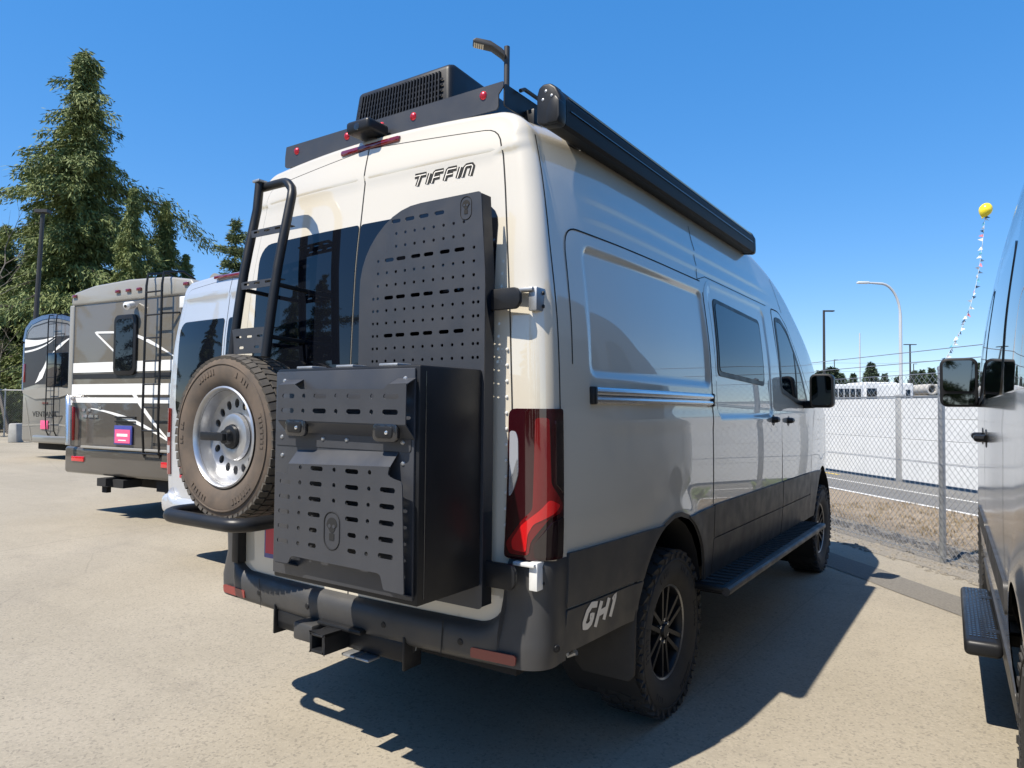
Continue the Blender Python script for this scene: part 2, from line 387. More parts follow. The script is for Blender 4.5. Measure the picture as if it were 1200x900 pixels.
# frame of the boundary fence: origin at a post, E along it, NN away from the lot
FO = np.array((1.85, 4.72)); FE = np.array((.675, -.738)); FE /= np.linalg.norm(FE); FN = np.array((-FE[1], FE[0]))
def fp(t, n): return tuple(FO+FE*t+FN*n)
def band(name, n0, n1, z, m, t0=-90, t1=60, jag=0, step=.25, seed=1):
    if not jag: return sheet(name, [fp(t0, n0), fp(t1, n0), fp(t1, n1), fp(t0, n1)], z, m)
    rnd = random.Random(seed); ts = np.arange(-14, 9, step); A = [fp(t, n0+rnd.uniform(-jag, jag)) for t in ts]; B = [fp(t, n1+rnd.uniform(-jag, jag)) for t in ts]
    k = len(ts); me = bpy.data.meshes.new(name); me.from_pydata([(x, y, z) for x, y in A+B], [], [(i, i+1, k+i+1, k+i) for i in range(k-1)])
    o = mesh_obj(name, me, m); o['kind'] = 'structure'; return o
band('asphalt_strip', -1.2, -.80, .004, mat('old_asphalt', (.115, .105, .09), .9, noise=(60, (.18, .165, .14), .8), bump=(150, .5, .004)), jag=.012)
GRAVEL = mat('gravel', (.24, .215, .175), .95, noise=(40, (.15, .135, .115), .9), bump=(60, .9, .02))
DIRT = mat('dry_bank', (.27, .215, .15), .95, noise=(9, (.16, .12, .08), .9, 10), bump=(30, .9, .03))
band('gravel_verge', -.33, .75, .004, GRAVEL, jag=.05, step=.12)
band('dirt_bank', .7, 2.72, .008, DIRT, jag=.05)
band('road', 2.80, 60, .006, mat('road_asphalt', (.12, .117, .11), .9, noise=(3, (.155, .15, .14), .8), bump=(120, .4, .004)))
LINEM = mat('road_paint', (.70, .69, .66), .7, noise=(25, (.45, .43, .4), .6))
for i, (a, b) in enumerate(((2.72, 2.82), (3.85, 3.92))): band('road_marking', a, b, .012, LINEM)
for t in (1.6, 4.4, 7.2): sheet('road_marking', [fp(t, 2.82), fp(t+.1, 2.82), fp(t+.45, 3.85), fp(t+.35, 3.85)], .012, LINEM)
sheet('road_marking', [fp(-9.6, 4.5), fp(-8.6, 4.5), fp(-8.6, 4.58), fp(-9.6, 4.58)], .012, mat('yellow_paint', (.62, .45, .08), .7))
# loose stones on the verge and the bank
def scatter(name, n, n0, n1, s0, s1, m, seed, t0=-4, t1=2.2, flat=.6):
    rnd = random.Random(seed); mb = MB(); V = []; F = []
    for i in range(n):
        x, y = fp(rnd.uniform(t0, t1), rnd.uniform(n0, n1)); s = rnd.uniform(s0, s1)*rnd.uniform(.5, 1); a = rnd.uniform(0, 6.28)
        b = len(V); ring = [(math.cos(a+k*1.2566)*s*rnd.uniform(.7, 1.2), math.sin(a+k*1.2566)*s*rnd.uniform(.7, 1.2)) for k in range(5)]
        V += [(x+p, y+q, .002) for p, q in ring]+[(x+p*.6, y+q*.6, s*flat*rnd.uniform(.7, 1.1)) for p, q in ring]+[(x, y, s*flat*1.1)]
        F += [(b+k, b+(k+1) % 5, b+5+(k+1) % 5, b+5+k) for k in range(5)]+[(b+5+k, b+5+(k+1) % 5, b+10) for k in range(5)]
    me = bpy.data.meshes.new(name); me.from_pydata(V, [], F); o = mesh_obj(name, me, m); o['kind'] = 'stuff'; return o
setp(scatter('gravel_stones', 2600, -.4, .75, .008, .035, GRAVEL, 4), 'loose grey gravel along the foot of the chain link fence', 'gravel')
setp(scatter('edging_rocks', 420, .28, .52, .03, .075, mat('dark_rock', (.075, .073, .07), .9, noise=(30, (.16, .15, .14), .8)), 8, flat=.7), 'row of small dark rocks just behind the fence', 'rocks')
def tufts(name, n, n0, n1, h0, h1, m, seed, t0=-4, t1=2.2, blades=6, spread=.03):
    rnd = random.Random(seed); V = []; F = []
    for i in range(n):
        x, y = fp(rnd.uniform(t0, t1), rnd.uniform(n0, n1))
        for k in range(blades):
            a = rnd.uniform(0, 6.28); h = rnd.uniform(h0, h1); w = h*.09; b = len(V); ox, oy = rnd.gauss(0, spread), rnd.gauss(0, spread); l = h*rnd.uniform(.2, .9)
            dx, dy = math.cos(a), math.sin(a)
            V += [(x+ox-dy*w, y+oy+dx*w, 0), (x+ox+dy*w, y+oy-dx*w, 0), (x+ox+dx*l*.5, y+oy+dy*l*.5, h*.75), (x+ox+dx*l, y+oy+dy*l, h)]
            F += [(b, b+1, b+2), (b, b+2, b+3), (b+1, b+3, b+2)]
    me = bpy.data.meshes.new(name); me.from_pydata(V, [], F); o = mesh_obj(name, me, m); o['kind'] = 'stuff'; return o
setp(tufts('dry_grass', 900, .75, 2.75, .015, .06, mat('straw', (.24, .185, .105), .9, noise=(3, (.19, .14, .08), .9)), 5), 'short dry brown grass on the bank behind the fence', 'grass')
WEED = mat('weed_green', (.10, .16, .045), .8, noise=(9, (.17, .19, .06), .8))
for k, (t, n, r) in enumerate(((-.55, 3.0, .2), (-.75, 2.95, .15), (-.35, 2.95, .13), (-2.5, 3.6, .2), (-2.9, 3.65, .18))):
    setp(tufts('weed_clump', 26, n-r*.6, n+r*.6, .08, .24, WEED, 30+k, t-r, t+r, 7, .04), 'green weeds growing at the road edge beyond the fence', 'weeds', 'weed clumps at the road edge')

setp(scatter('bank_stones', 2200, .75, 2.7, .006, .03, mat('tan_stone', (.33, .27, .20), .95, noise=(20, (.18, .15, .11), .8)), 14), 'small tan stones scattered over the bank behind the fence', 'stones')
rnd = random.Random(9); V = []; F = []
for i in range(500):
    x, y, q = rnd.uniform(-6, 2.4), rnd.uniform(-3.2, 5), rnd.uniform(.002, .007); b = len(V); a = rnd.uniform(0, 6)
    V += [(x+q*math.cos(a+k*1.57)*rnd.uniform(.7, 1.4), y+q*math.sin(a+k*1.57)*rnd.uniform(.7, 1.4), .0005) for k in range(4)]+[(x, y, q*.8)]; F += [(b+k, b+(k+1) % 4, b+4) for k in range(4)]
me = bpy.data.meshes.new('loose_grit'); me.from_pydata(V, [], F); o = mesh_obj('loose_grit', me, GRAVEL); o['kind'] = 'stuff'; setp(o, 'fine loose grit lying about on the concrete lot', 'grit')
# chain link fence along the lot
def chainlink(L, H, pitch, r, z0=.03):
    """two sets of slanting wires clipped to the panel, as 3-sided rods, in the local x-z plane"""
    V = []; F = []
    for sgn, yo in ((1, .004), (-1, -.004)):
        c = -H if sgn > 0 else 0.
        end = L if sgn > 0 else L+H
        while c < end:
            # x = c + sgn*z
            if sgn > 0: za, zb = max(0, -c), min(H, L-c)
            else: za, zb = max(0, c-L), min(H, c)
            if zb-za > .02:
                b = len(V)
                for z in (za, zb):
                    x = c+sgn*z
                    V += [(x-r, yo, z+z0), (x+r, yo, z+z0), (x, yo+r*1.7, z+z0)]
                F += [(b, b+1, b+4, b+3), (b+1, b+2, b+5, b+4), (b+2, b, b+3, b+5)]
            c += pitch*math.sqrt(2)
    return V, F
def fence_run(name, label, p0, p1, H, bays, pitch=.052, wr=.0016, postr=.03, top_rail=False, barbs=(), group=None, wires=()):
    d = np.array(p1)-np.array(p0); L = np.linalg.norm(d); rz = math.atan2(d[1], d[0]); f = empty(name, (*p0, 0), rz); setp(f, label, 'fence', group)
    bl = L/bays; V, F = chainlink(bl, H-.04, pitch, wr); me = bpy.data.meshes.new('mesh_panel'); me.from_pydata(V, [], F); me.materials.append(GALV)
    for i in range(bays):
        o = bpy.data.objects.new('mesh_panel', me); COL.objects.link(o); o.parent = f; o.location = (i*bl, -.035, 0)
    pm = MB(); pm.lathe([(0.001, 0), (postr, 0), (postr, H+.03), (postr*1.15, H+.03), (postr*1.1, H+.06), (.001, H+.08)], (0, 0, 0), (0, 0, 1), 16); po = pm.build('post', GALV, f)
    for i in range(1, bays+1):
        o = po.copy(); COL.objects.link(o); o.location = (i*bl, 0, 0)
    for z in ([H] if top_rail else [])+list(wires): MB().tube([(0, -.03, z), (L, -.03, z)], .02 if z == H and top_rail else .004, 8).build('rail' if z == H and top_rail else 'tension_wire', GALV, f)
    for z in barbs:
        w = MB(); w.tube([(0, .0, z), (L, .0, z)], .0025, 5); k = 0.
        while k < L: w.box((k, 0, z), (.006, .02, .03)); k += .13
        w.build('barbed_wire', GALV, f)
    return f
fence_run('chain_link_fence', 'galvanised chain link fence with round posts beside the lot edge', fp(-9, 0), fp(9, 0), 1.83, 6, wires=(.06, .95, 1.83, 1.95, 2.06), wr=.0021)
# white boarded fence beyond the road
WHITEP = mat('white_boards', (.60, .61, .61), .6, noise=(3, (.53, .54, .54), .7), bump=(90, .2, .002))
wf = empty('white_panel_fence', (*fp(-31.1, 4.95), 0), math.atan2(FE[1], FE[0])); setp(wf, 'tall white board fence with grey posts across the road', 'fence')
board = MB(); board.box((1.49, 0, 0), (2.86, .03, .412)); bd = board.build('board', WHITEP, wf, bevel=.004, seg=1); first = True
pst = MB(); pst.box((0, 0, .90), (.17, .11, 1.80)); pst_o = pst.build('post', mat('grey_post', (.33, .335, .33), .6, noise=(9, (.24, .24, .24), .7)), wf, bevel=.006)
for i in range(14):
    for k in range(4):
        o = bd if first else bd.copy()
        if not first: COL.objects.link(o)
        first = False; o.location = (i*3.0, -.03, .06+.21+k*.418)
    if i:
        o = pst_o.copy(); COL.objects.link(o); o.location = (i*3.0, 0, 0)
cap = MB(); cap.box((21, -.03, 1.755), (42, .06, .03)); cap.build('top_rail', GALV, wf)

# ------------------------------------------------------------------ trees
BARK = mat('bark', (.10, .075, .055), .95, noise=(6, (.05, .04, .03), .8), bump=(12, .8, .03))
def leaf_mat(name, a, b):
    m = mat(name, a, .75, noise=(.9, b, 1.0, 6)); return m
CEDAR = leaf_mat('cedar_foliage', (.165, .195, .055), (.085, .125, .036)); FIR = leaf_mat('fir_foliage', (.13, .155, .055), (.07, .105, .04)); FARF = leaf_mat('far_foliage', (.055, .085, .045), (.045, .07, .04))
def conifer_meshes(seed, H, R, nb, spr, ls, lw, droop=.35, base=.03, jag=.35, power=.85, tiers=0):
    rnd = np.random.default_rng(seed); P = []; W = []
    tr = MB(); tr.tube([(0, 0, 0), (.02*R, 0, H*.3), (-.01*R, .01*R, H*.65), (0, 0, H*.98)], [H*.02, H*.015, H*.009, .01], 9)
    az = 0
    for i in range(nb):
        z = H*(base+(1-base)*(i+rnd.random()*.8)/nb); q = 1-z/H
        if tiers: z = H*(round(z/H*tiers)/tiers)+rnd.normal(0, H*.006)
        az += 2.399+rnd.normal(0, .4); L = R*(q**power)*(1+rnd.normal(0, jag*.6))+.15*R*.3
        lump = 1+jag*.5*math.sin(az*2+z*1.1+seed)+jag*.4*math.sin(az*3-z*2.1); L = max(.12, L*lump*rnd.choice([.55, .85, 1.0, 1.35], p=[.25, .3, .3, .15]))
        d = np.array((math.cos(az), math.sin(az), 0)); up = .25+.5*(z/H)**2
        k = max(3, int(spr*L/R*1.6)+2); pts = []
        for t in np.linspace(.15, 1, k):
            p = d*L*t; p[2] = z+L*(up*t*.55-droop*t*t*(1.2-q*.2)); pts.append(p)
        if L > .3*R: tr.tube([(0, 0, z), tuple(pts[k//2]), tuple(pts[-1])], [.012*L+.01, .008*L+.004, .004], 4)
        for t, p in zip(np.linspace(.15, 1, k), pts):
            n = (26 if z < .75*H else 15)+int(10*(1-t)); side = np.array((-d[1], d[0], 0)); wd = L*.13*(1.15-t)+.07
            off = side*rnd.normal(0, wd, n)[:, None]+d*rnd.normal(0, .12*L/3, n)[:, None]; off[:, 2] += (-np.abs(rnd.normal(0, .30, n))+.06)*min(1, R*.25)
            P.append(p+off); W.append(np.repeat(d[None], n, 0))
    # leader
    n = 60; zz = rnd.uniform(.9, 1.0, n)*H; P.append(np.stack([rnd.normal(0, .05*R*(1.02-zz/H)*6, n), rnd.normal(0, .05*R*(1.02-zz/H)*6, n), zz], 1)); a = rnd.uniform(0, 6.28, n); W.append(np.stack([np.cos(a), np.sin(a), a*0], 1))
    P = np.concatenate(P); W = np.concatenate(W); n = len(P)
    dirv = W*.75+rnd.normal(0, .5, (n, 3)); dirv[:, 2] -= droop*1.9; dirv /= np.linalg.norm(dirv, axis=1)[:, None]
    s = np.cross(dirv, rnd.normal(0, 1, (n, 3))); s /= np.linalg.norm(s, axis=1)[:, None]; l = ls*rnd.uniform(.6, 1.4, n)[:, None]; w = lw*rnd.uniform(.6, 1.4, n)[:, None]
    a = P; b = P+dirv*l*.5+s*w; c = P+dirv*l; e = P+dirv*l*.5-s*w
    V = np.stack([a, b, c, e], 1).reshape(-1, 3); F = np.arange(4*n).reshape(-1, 4)
    me = bpy.data.meshes.new('crown'); me.from_pydata(V.tolist(), [], F.tolist())
    tro = tr.build('trunk', BARK); tm = tro.data; bpy.data.objects.remove(tro)
    return me, tm
def tree(name, meshes, m, loc, scale, rz, label, group=None):
    t = empty(name, loc, rz); t.scale = scale; setp(t, label, 'tree', group)
    c = bpy.data.objects.new('crown', meshes[0]); k = bpy.data.objects.new('trunk', meshes[1])
    if not meshes[0].materials: meshes[0].materials.append(m)
    for o in (c, k): COL.objects.link(o); o.parent = t
    return t
CED = conifer_meshes(3, 19.6, 4.2, 400, 16, .30, .032, .40, jag=.8, power=.85)
CED2 = conifer_meshes(11, 14, 2.5, 230, 13, .30, .032, .38, jag=.8, power=.85)
FIRM = conifer_meshes(7, 12, 3.0, 150, 10, .26, .035, .08, jag=.5, power=.9, tiers=15)
SMALLC = conifer_meshes(21, 8, 2.0, 150, 6, .4, .08, .15, jag=.3, power=.9)
def gxy(px, depth): p = at(px, 470, depth); return (p[0], p[1], 0)
TR = [(88, 38, CED, 1.06, 'tall dark cedar rising above all the other trees behind the motorhomes'),
      (150, 36, CED2, .90, 'narrow cedar standing beside the tallest cedar'),
      (188, 43, CED2, 1.0, 'slim cedar with an open crown behind the grey motorhome roof'),
      (214, 44, CED2, .78, 'short pointed cedar at the edge of the tree group'),
      (40, 44, CED, .72, 'dense dark cedar behind the steel light pole'),
      (0, 42, CED, .62, 'low bushy cedar next to the bare branched tree'),
      (112, 47, CED, .55, 'dense low cedar in the middle of the tree group'),
      (-40, 40, CED, .7, 'broad cedar at the outer end of the tree group')]
for i, (px, d, ms, s, lab) in enumerate(TR): tree('cedar_tree', ms, CEDAR, gxy(px, d), (s*(.78 if ms is CED2 else 1), s*(.78 if ms is CED2 else 1), s), i*1.3, lab, 'cedars behind the motorhomes')
tree('fir_tree', FIRM, FIR, gxy(272, 36), (.90, .90, .90), .6, 'small fir with flat layered branches behind the silver van')
# trees on the side of the lot behind the camera, mirrored in the rear windows
for i in range(16):
    a = math.radians(148+i*7.8+(i % 3)*2); dd = 32+(i*7 % 5)*2.6; ms = (CED, CED2, FIRM)[i % 3]; s = (.62, .85, .95)[i % 3]*(.8+.3*((i*5) % 7)/7)
    tree('conifer_tree', ms, CEDAR, (CAM[0]+dd*math.sin(a), CAM[1]+dd*math.cos(a), 0), (s, s, s), i*.9, 'conifer in the row across the lot, mirrored in the van windows', 'conifers across the lot')
# bare branches beside the cedars
rnd = random.Random(5); bt = MB(); b0 = Vector(gxy(12, 33))
def limb(p, d, L, r, lev):
    pts = [p]; 
    for k in range(4):
        d = (d+Vector((rnd.gauss(0, .16), rnd.gauss(0, .16), rnd.gauss(.03, .08)))).normalized(); pts.append(pts[-1]+d*L/4)
    bt.tube(pts, [r, r*.85, r*.7, r*.5, r*.3], 5)
    if lev > 0:
        for k in range(5): limb(pts[1+k*3//4], (d+Vector((rnd.gauss(0, .7), rnd.gauss(0, .7), rnd.gauss(.1, .3)))).normalized(), L*.55, r*.45, lev-1)
limb(Vector((0, 0, 0)), Vector((0, 0, 1)), 8.5, .11, 3)
bo = bt.build('bare_tree', mat('grey_bark', (.16, .14, .12), .95)); bo.location = b0; setp(bo, 'bare leafless tree with thin grey branches beside the cedars', 'tree')
# far tree line on the right
for i, (px, top, d, lab) in enumerate(((1021, 424, 120, 'pointed dark conifer above the white trailers, tallest of the far trees'), (1000, 437, 130, 'small conifer next to the tallest far conifer'), (1037, 437, 125, 'small conifer between the lamp posts beyond the white fence'), (1052, 440, 130, 'small conifer behind the curved lamp post'), (1072, 433, 140, 'conifer near the twin headed lamp post'), (1081, 432, 135, 'conifer beside the pennant string foot'), (1092, 430, 130, 'far conifer just left of the grey van mirror'), (1150, 424, 110, 'leafy far tree seen past the grey van mirror'))):
    h = 1.455+(480-top)*d/FPX; s = h/8; tree('far_conifer', SMALLC, FARF, gxy(px, d), (s*1.1, s*1.1, s), i*.8, lab, 'conifers on the skyline beyond the white fence')
for i, (px, top, d, w) in enumerate(((975, 430, 105, 1.9), (962, 434, 110, 1.6), (985, 437, 112, 1.5))):
    h = 1.455+(480-top)*d/FPX; s = h/8; tree('far_round_tree', SMALLC, FARF, gxy(px, d), (s*w, s*w, s), i*1.8, ['broad rounded far tree above the cream van mirror, largest of its group', 'broad low far tree just touching the cream van mirror', 'smallest broad far tree beside the dark straight lamp post'][i], 'broad trees on the skyline')
#PART3
# ------------------------------------------------------------------ the panel van body (three vans on the lot share this shape)
ZW = interp_s([(.30, .945), (.55, .968), (.8, .988), (1.1, .995), (1.45, .990), (1.72, .978), (2.06, .938), (2.33, .893), (2.5, .853), (2.75, .79)])
PYT = interp_s([(-1.25, .085), (-1.05, .048), (-.8, .026), (-.4, .006), (0, 0), (3.0, 0), (3.5, .02), (4.0, .06), (4.4, .15), (4.68, .32)])
LEAN = interp_s([(.3, .02), (.7, .005), (1.1, 0), (1.5, .0), (2.0, .018), (2.3, .05), (2.6, .088), (2.8, .12)])
ZT = interp_s([(-1.3, 2.60), (-1.0, 2.635), (-.6, 2.66), (1.2, 2.67), (1.75, 2.655), (2.1, 2.60), (2.45, 2.49), (2.8, 2.30), (3.2, 2.05), (3.55, 1.80), (3.75, 1.66), (4.1, 1.50), (4.4, 1.34), (4.55, 1.18), (4.66, .95)])
YR = -1.18; RC = .085
class Van:
    arch_c = -.04; arch_a = .425; arch_h = .955; arch_b = .455
    def __init__(s, extra=0., recess=True, sill=.555): s.ex = extra; s.recess = recess; s.sill = sill
    def cy(s, y): return y if y < 1 else (max(1, y-s.ex))
    def arches(s): return (s.arch_c, 3.62+s.ex)
    def zlow(s, y):
        z = s.sill
        for c in s.arches():
            t = (y-c)/s.arch_a
            if abs(t) < 1: z = max(z, s.arch_h-s.arch_b+s.arch_b*math.sqrt(1-t*t))
        return z
    def sx(s, y, z):
        yy = s.cy(y); x = ZW(z)-PYT(yy)
        for c in s.arches():           # flare round the wheel arches
            d = math.hypot((y-c)/s.arch_a, (z-(s.arch_h-s.arch_b))/s.arch_b)-1
            if d < .5 and z > .45: x += .010*math.exp(-(max(d, 0)/.16)**2)*sstep(.45, .6, z)
        if s.recess:
            d = sd_rr(y, z, -.835, 1.575, .50+s.ex, 2.105, .05); x -= .016*(1-sstep(-.026, 0, d))
            d = sd_rr(y, z, .60+s.ex, 1.40, 1.80+s.ex, 2.16, .08); x -= .010*(1-sstep(-.025, 0, d))
        if -.9 < y < 2.2+s.ex:
            k = sstep(-.9, -.6, y)*(1-sstep(1.6+s.ex, 2.2+s.ex, y)); x += .007*k*(sstep(2.30, 2.315, z)-sstep(2.315, 2.40, z))+.006*k*(sstep(2.215, 2.225, z)-sstep(2.225, 2.29, z))
        x += .006*(sstep(1.33, 1.40, z)-sstep(1.40, 1.47, z))*sstep(-1.0, -.5, y)*(1-sstep(2.8+s.ex, 3.3+s.ex, y))*.6
        return x
    def SR(s, y, z, off=0.): return (s.sx(y, z)+off, y, z)
    def SL(s, y, z, off=0.): return (-s.sx(y, z)-off, y, z)
    def ry(s, x, z):
        y = YR+LEAN(z)+.05*(x/.95)**2
        y -= .010*(sstep(2.42, 2.45, z)-sstep(2.45, 2.60, z))      # crease over the doors
        return y
    def B(s, x, z, off=0.): return (x, s.ry(x, z)-off, z)
    def W(s, q, z, off=0., sg=1):
        """wrap around the rear corner: q<0 on the rear face, 0..r*pi/2 on the corner, beyond on the side"""
        w = ZW(z)-PYT(-1.05); cx = w-RC; cyy = YR+LEAN(z)+.05*(cx/.95)**2+RC; qa = RC*math.pi/2
        if q < 0: x = cx+q; p = (x, YR+LEAN(z)+.05*(x/.95)**2-off, z)
        elif q < qa: a = q/RC; p = (cx+(RC+off)*math.sin(a), cyy-(RC+off)*math.cos(a), z)
        else: y = cyy+q-qa; p = (ZW(z)-PYT(max(y, -1.05))+off, y, z)
        return (p[0]*sg, p[1], p[2])
    def section(s, y, nside=164, narc=12, ncr=8):
        yy = s.cy(y); zt = ZT(yy); zl = min(s.zlow(y), zt-.2); zs = zt-.14; X = []; Z = []
        for k in range(nside+1):
            nl = nside//7; zm = 1.0 if zs > 1.3 else (zl+zs)/2
            z = zl+(zm-zl)*k/nl if k <= nl else zm+(zs-zm)*(k-nl)/(nside-nl)
            X.append(s.sx(y, z)); Z.append(z)
        xs = X[-1]; sl = (X[-1]-X[-4])/(Z[-1]-Z[-4]); aw = .155
        for k in range(1, narc+1):
            t = k/narc*math.pi/2; X.append(xs+sl*.115*math.sin(t)*math.cos(t)*.6-aw*(1-math.cos(t))); Z.append(zs+.115*math.sin(t))
        xe = X[-1]; ze = Z[-1]
        for k in range(1, ncr+1):
            x = xe*(1-k/ncr); X.append(x); Z.append(ze+(zt-ze)*(1-(x/xe)**2))
        return np.array(X), np.array(Z)
    def body(s, m, parent, name='body', lod=1):
        ns = 164//lod; st = list(np.arange(-1.05, 3.2+s.ex, .016*lod))+list(np.arange(3.2+s.ex, 4.661+s.ex, .03*lod)); V = []; F = []; rows = []
        # rear corner stations
        X, Z = s.section(-1.02, ns); K = len(X); dx = np.gradient(X); dz = np.gradient(Z); nn = np.stack([dz, -dx], 1); nn /= np.linalg.norm(nn, axis=1)[:, None]
        nn[-1] = (0, 1)
        def putrow(P):
            i = len(V); V.extend(P); rows.append(i)
        for a in np.linspace(0, math.pi/2, 9)[:-1]:
            P = []
            for k in range(K):
                rk = RC*(1-max(0, nn[k][1]))+.03*max(0, nn[k][1]); cx = X[k]-rk*nn[k][0]; cz = Z[k]-rk*nn[k][1]; yb = YR+LEAN(cz)+.05*(cx/.95)**2+rk
                P.append((cx+rk*math.sin(a)*nn[k][0], yb-rk*math.cos(a)-(.010*(sstep(2.42, 2.45, cz)-sstep(2.45, 2.60, cz)))*math.cos(a), cz+rk*math.sin(a)*nn[k][1]))
            putrow(P)
        for b in st:
            X2, Z2 = s.section(b, ns); P = []
            for k in range(K):
                lean = LEAN(Z2[k])+.05*(min(X2[k], .86)/.95)**2-.041; P.append((X2[k], b+lean*max(0, min(1, (-.5-b)/.55)), Z2[k]))
            putrow(P)
        n = len(V); V += [(-x, y, z) for x, y, z in V]
        for i in range(len(rows)-1):
            for k in range(K-1):
                a, b, c, d = rows[i]+k, rows[i]+k+1, rows[i+1]+k+1, rows[i+1]+k; F.append((a, d, c, b)); F.append((n+a, n+b, n+c, n+d))
        # rear face
        MM = 40; base = []
        for k in range(K):
            x0, y0, z0 = V[rows[0]+k]; ids = [rows[0]+k]
            for j in range(1, MM):
                x = x0*(1-2*j/MM); ids.append(len(V)); V.append((x, s.ry(x, z0), z0))
            ids.append(n+rows[0]+k); base.append(ids)
        for k in range(K-1):
            for j in range(MM): F.append((base[k][j], base[k+1][j], base[k+1][j+1], base[k][j+1]))
        # nose cap
        e = rows[-1]
        for k in range(K-1): F.append((e+k, n+e+k, n+e+k+1, e+k+1))
        me = bpy.data.meshes.new(name); me.from_pydata(V, [], F); bm = bmesh.new(); bm.from_mesh(me); bmesh.ops.remove_doubles(bm, verts=bm.verts, dist=1e-5); bmesh.ops.recalc_face_normals(bm, faces=bm.faces); bm.to_mesh(me); bm.free()
        me.polygons.foreach_set('use_smooth', [True]*len(me.polygons)); me.set_sharp_from_angle(angle=math.radians(50))
        return mesh_obj(name, me, m, parent)
    def underbody(s, parent):
        b = MB(); b.box((0, 1.75+s.ex/2, .56), (1.4, 5.4+s.ex, .30)); b.box((0, -.8, .62), (1.7, .5, .2))
        b.box((0, 1.83, .52), (1.78, 2.6, .12))
        b.tube([(-.6, 0, .38), (.6, 0, .38)], .06, 12); b.lathe([(.01, -.12), (.13, -.1), (.16, 0), (.13, .1), (.01, .12)], (0, 0, .38), (1, 0, 0), 16)
        for x in (-.5, .5): b.box((x, -.15, .40), (.07, 1.3, .05))
        o = b.build('underbody', DARK, parent); 
        for c in s.arches():
            for sg in (-1, 1): MB().lathe([(.01, .6), (s.arch_a+.01, .6), (s.arch_a+.01, .965)], (0, c, s.arch_h-s.arch_b), (sg, 0, 0), 24).build('wheel_arch_liner', DARK, parent, smooth=40)
        return o
    def seam(s, S, path, parent, w=.006, off=.0012, closed=False): return ribbon('panel_seam', path, S, off, w, SEAM, parent, closed)
    def on_side(s, px, py):
        x = .98
        for i in range(20):
            P = on(px, py, 'x', x); x = s.sx(P[1], P[2])
        return (P[1], P[2])
    def on_rear(s, px, py):
        y = -1.15
        for i in range(20):
            P = on(px, py, 'y', y); y = s.ry(P[0], P[2])
        return (P[0], P[2])

def tyre_mesh(R, rim, width, block='at', m=RUBBER, name='tyre', parent=None, tread=None, nb=64):
    """tyre around the x axis, centred at the origin"""
    mb = MB(); w = width/2
    prof = [(rim-.012, -w*.72), (rim+.006, -w*.80), (rim+.02, -w*.9), (rim+(R-rim)*.35, -w*1.0), (rim+(R-rim)*.6, -w*1.02), (R-.028, -w*.97), (R-.012, -w*.90), (R-.006, -w*.78), (R-.004, 0)]
    prof += [(r, -h) for r, h in prof[-2::-1]]
    mb.lathe(prof, (0, 0, 0), (1, 0, 0), 72)
    # raised ring and lettering blocks on the sidewall
    for sg in (-1, 1):
        mb.lathe([(rim+(R-rim)*.70, sg*w*.99), (rim+(R-rim)*.71, sg*w*1.035), (rim+(R-rim)*.74, sg*w*1.03), (rim+(R-rim)*.75, sg*w*.99)], (0, 0, 0), (1, 0, 0), 72)
    rl_ = random.Random(int(R*1000))
    for sg in (-1, 1):                                   # moulded blocks round the sidewall
        for g0 in (0.2, 1.3, 2.4, 3.5, 4.6, 5.6):
            for k in range(rl_.choice((5, 6, 7))):
                if rl_.random() < .12: continue
                a = g0+k*.075; rr_ = rim+(R-rim)*.52; q = Matrix.Rotation(a, 3, 'X'); mb.box(q @ Vector((sg*w*1.012, 0, rr_)), (.006, rl_.uniform(.010, .016), (R-rim)*.16), q)
    o = mb.build(name, m, parent, smooth=30)
    tb = MB(); rnd = random.Random(2)
    if block == 'at':
        for k in range(nb//2):
            for row, (xo, wd) in enumerate(((-.86, .36), (-.36, .40), (.12, .40), (.62, .36), (.88, .30))):
                a = 2*math.pi*(k+.5*(row % 2)+.2*math.sin(row))/(nb//2); Rm = Matrix.Rotation(a, 3, 'X') @ Matrix.Rotation((.35 if row % 2 else -.35), 3, 'Z')
                p = Matrix.Rotation(a, 3, 'X') @ Vector((xo*w*.95, 0, R-.008)); tb.box(p, (w*wd, 2*math.pi*R/(nb//2)*.62, .018), Rm)
            for sg in (-1, 1):
                a = 2*math.pi*(k+.25*sg)/(nb//2); p = Matrix.Rotation(a, 3, 'X') @ Vector((sg*w*.96, 0, R-.03)); tb.box(p, (.016, .026, .042), Matrix.Rotation(a, 3, 'X') @ Matrix.Rotation(sg*.25, 3, 'Y'))
    else:
        for k in range(nb):
            for row, (xo, wd) in enumerate(((-.78, .34), (-.30, .50), (.30, .50), (.78, .34))):
                a = 2*math.pi*(k+.37*row)/nb; Rm = Matrix.Rotation(a, 3, 'X') @ Matrix.Rotation(.12*(1 if row % 2 else -1), 3, 'Z')
                zz = R-.003 if row in (1, 2) else R-.007
                p = Matrix.Rotation(a, 3, 'X') @ Vector((xo*w, 0, zz)); tb.box(p, (w*wd, 2*math.pi*R/nb*.80, .014), Rm @ Matrix.Rotation((0 if row in (1, 2) else (.25 if row == 3 else -.25)), 3, 'Y'))
    t = tb.build('tread', tread or m, parent, smooth=20)
    return o, t
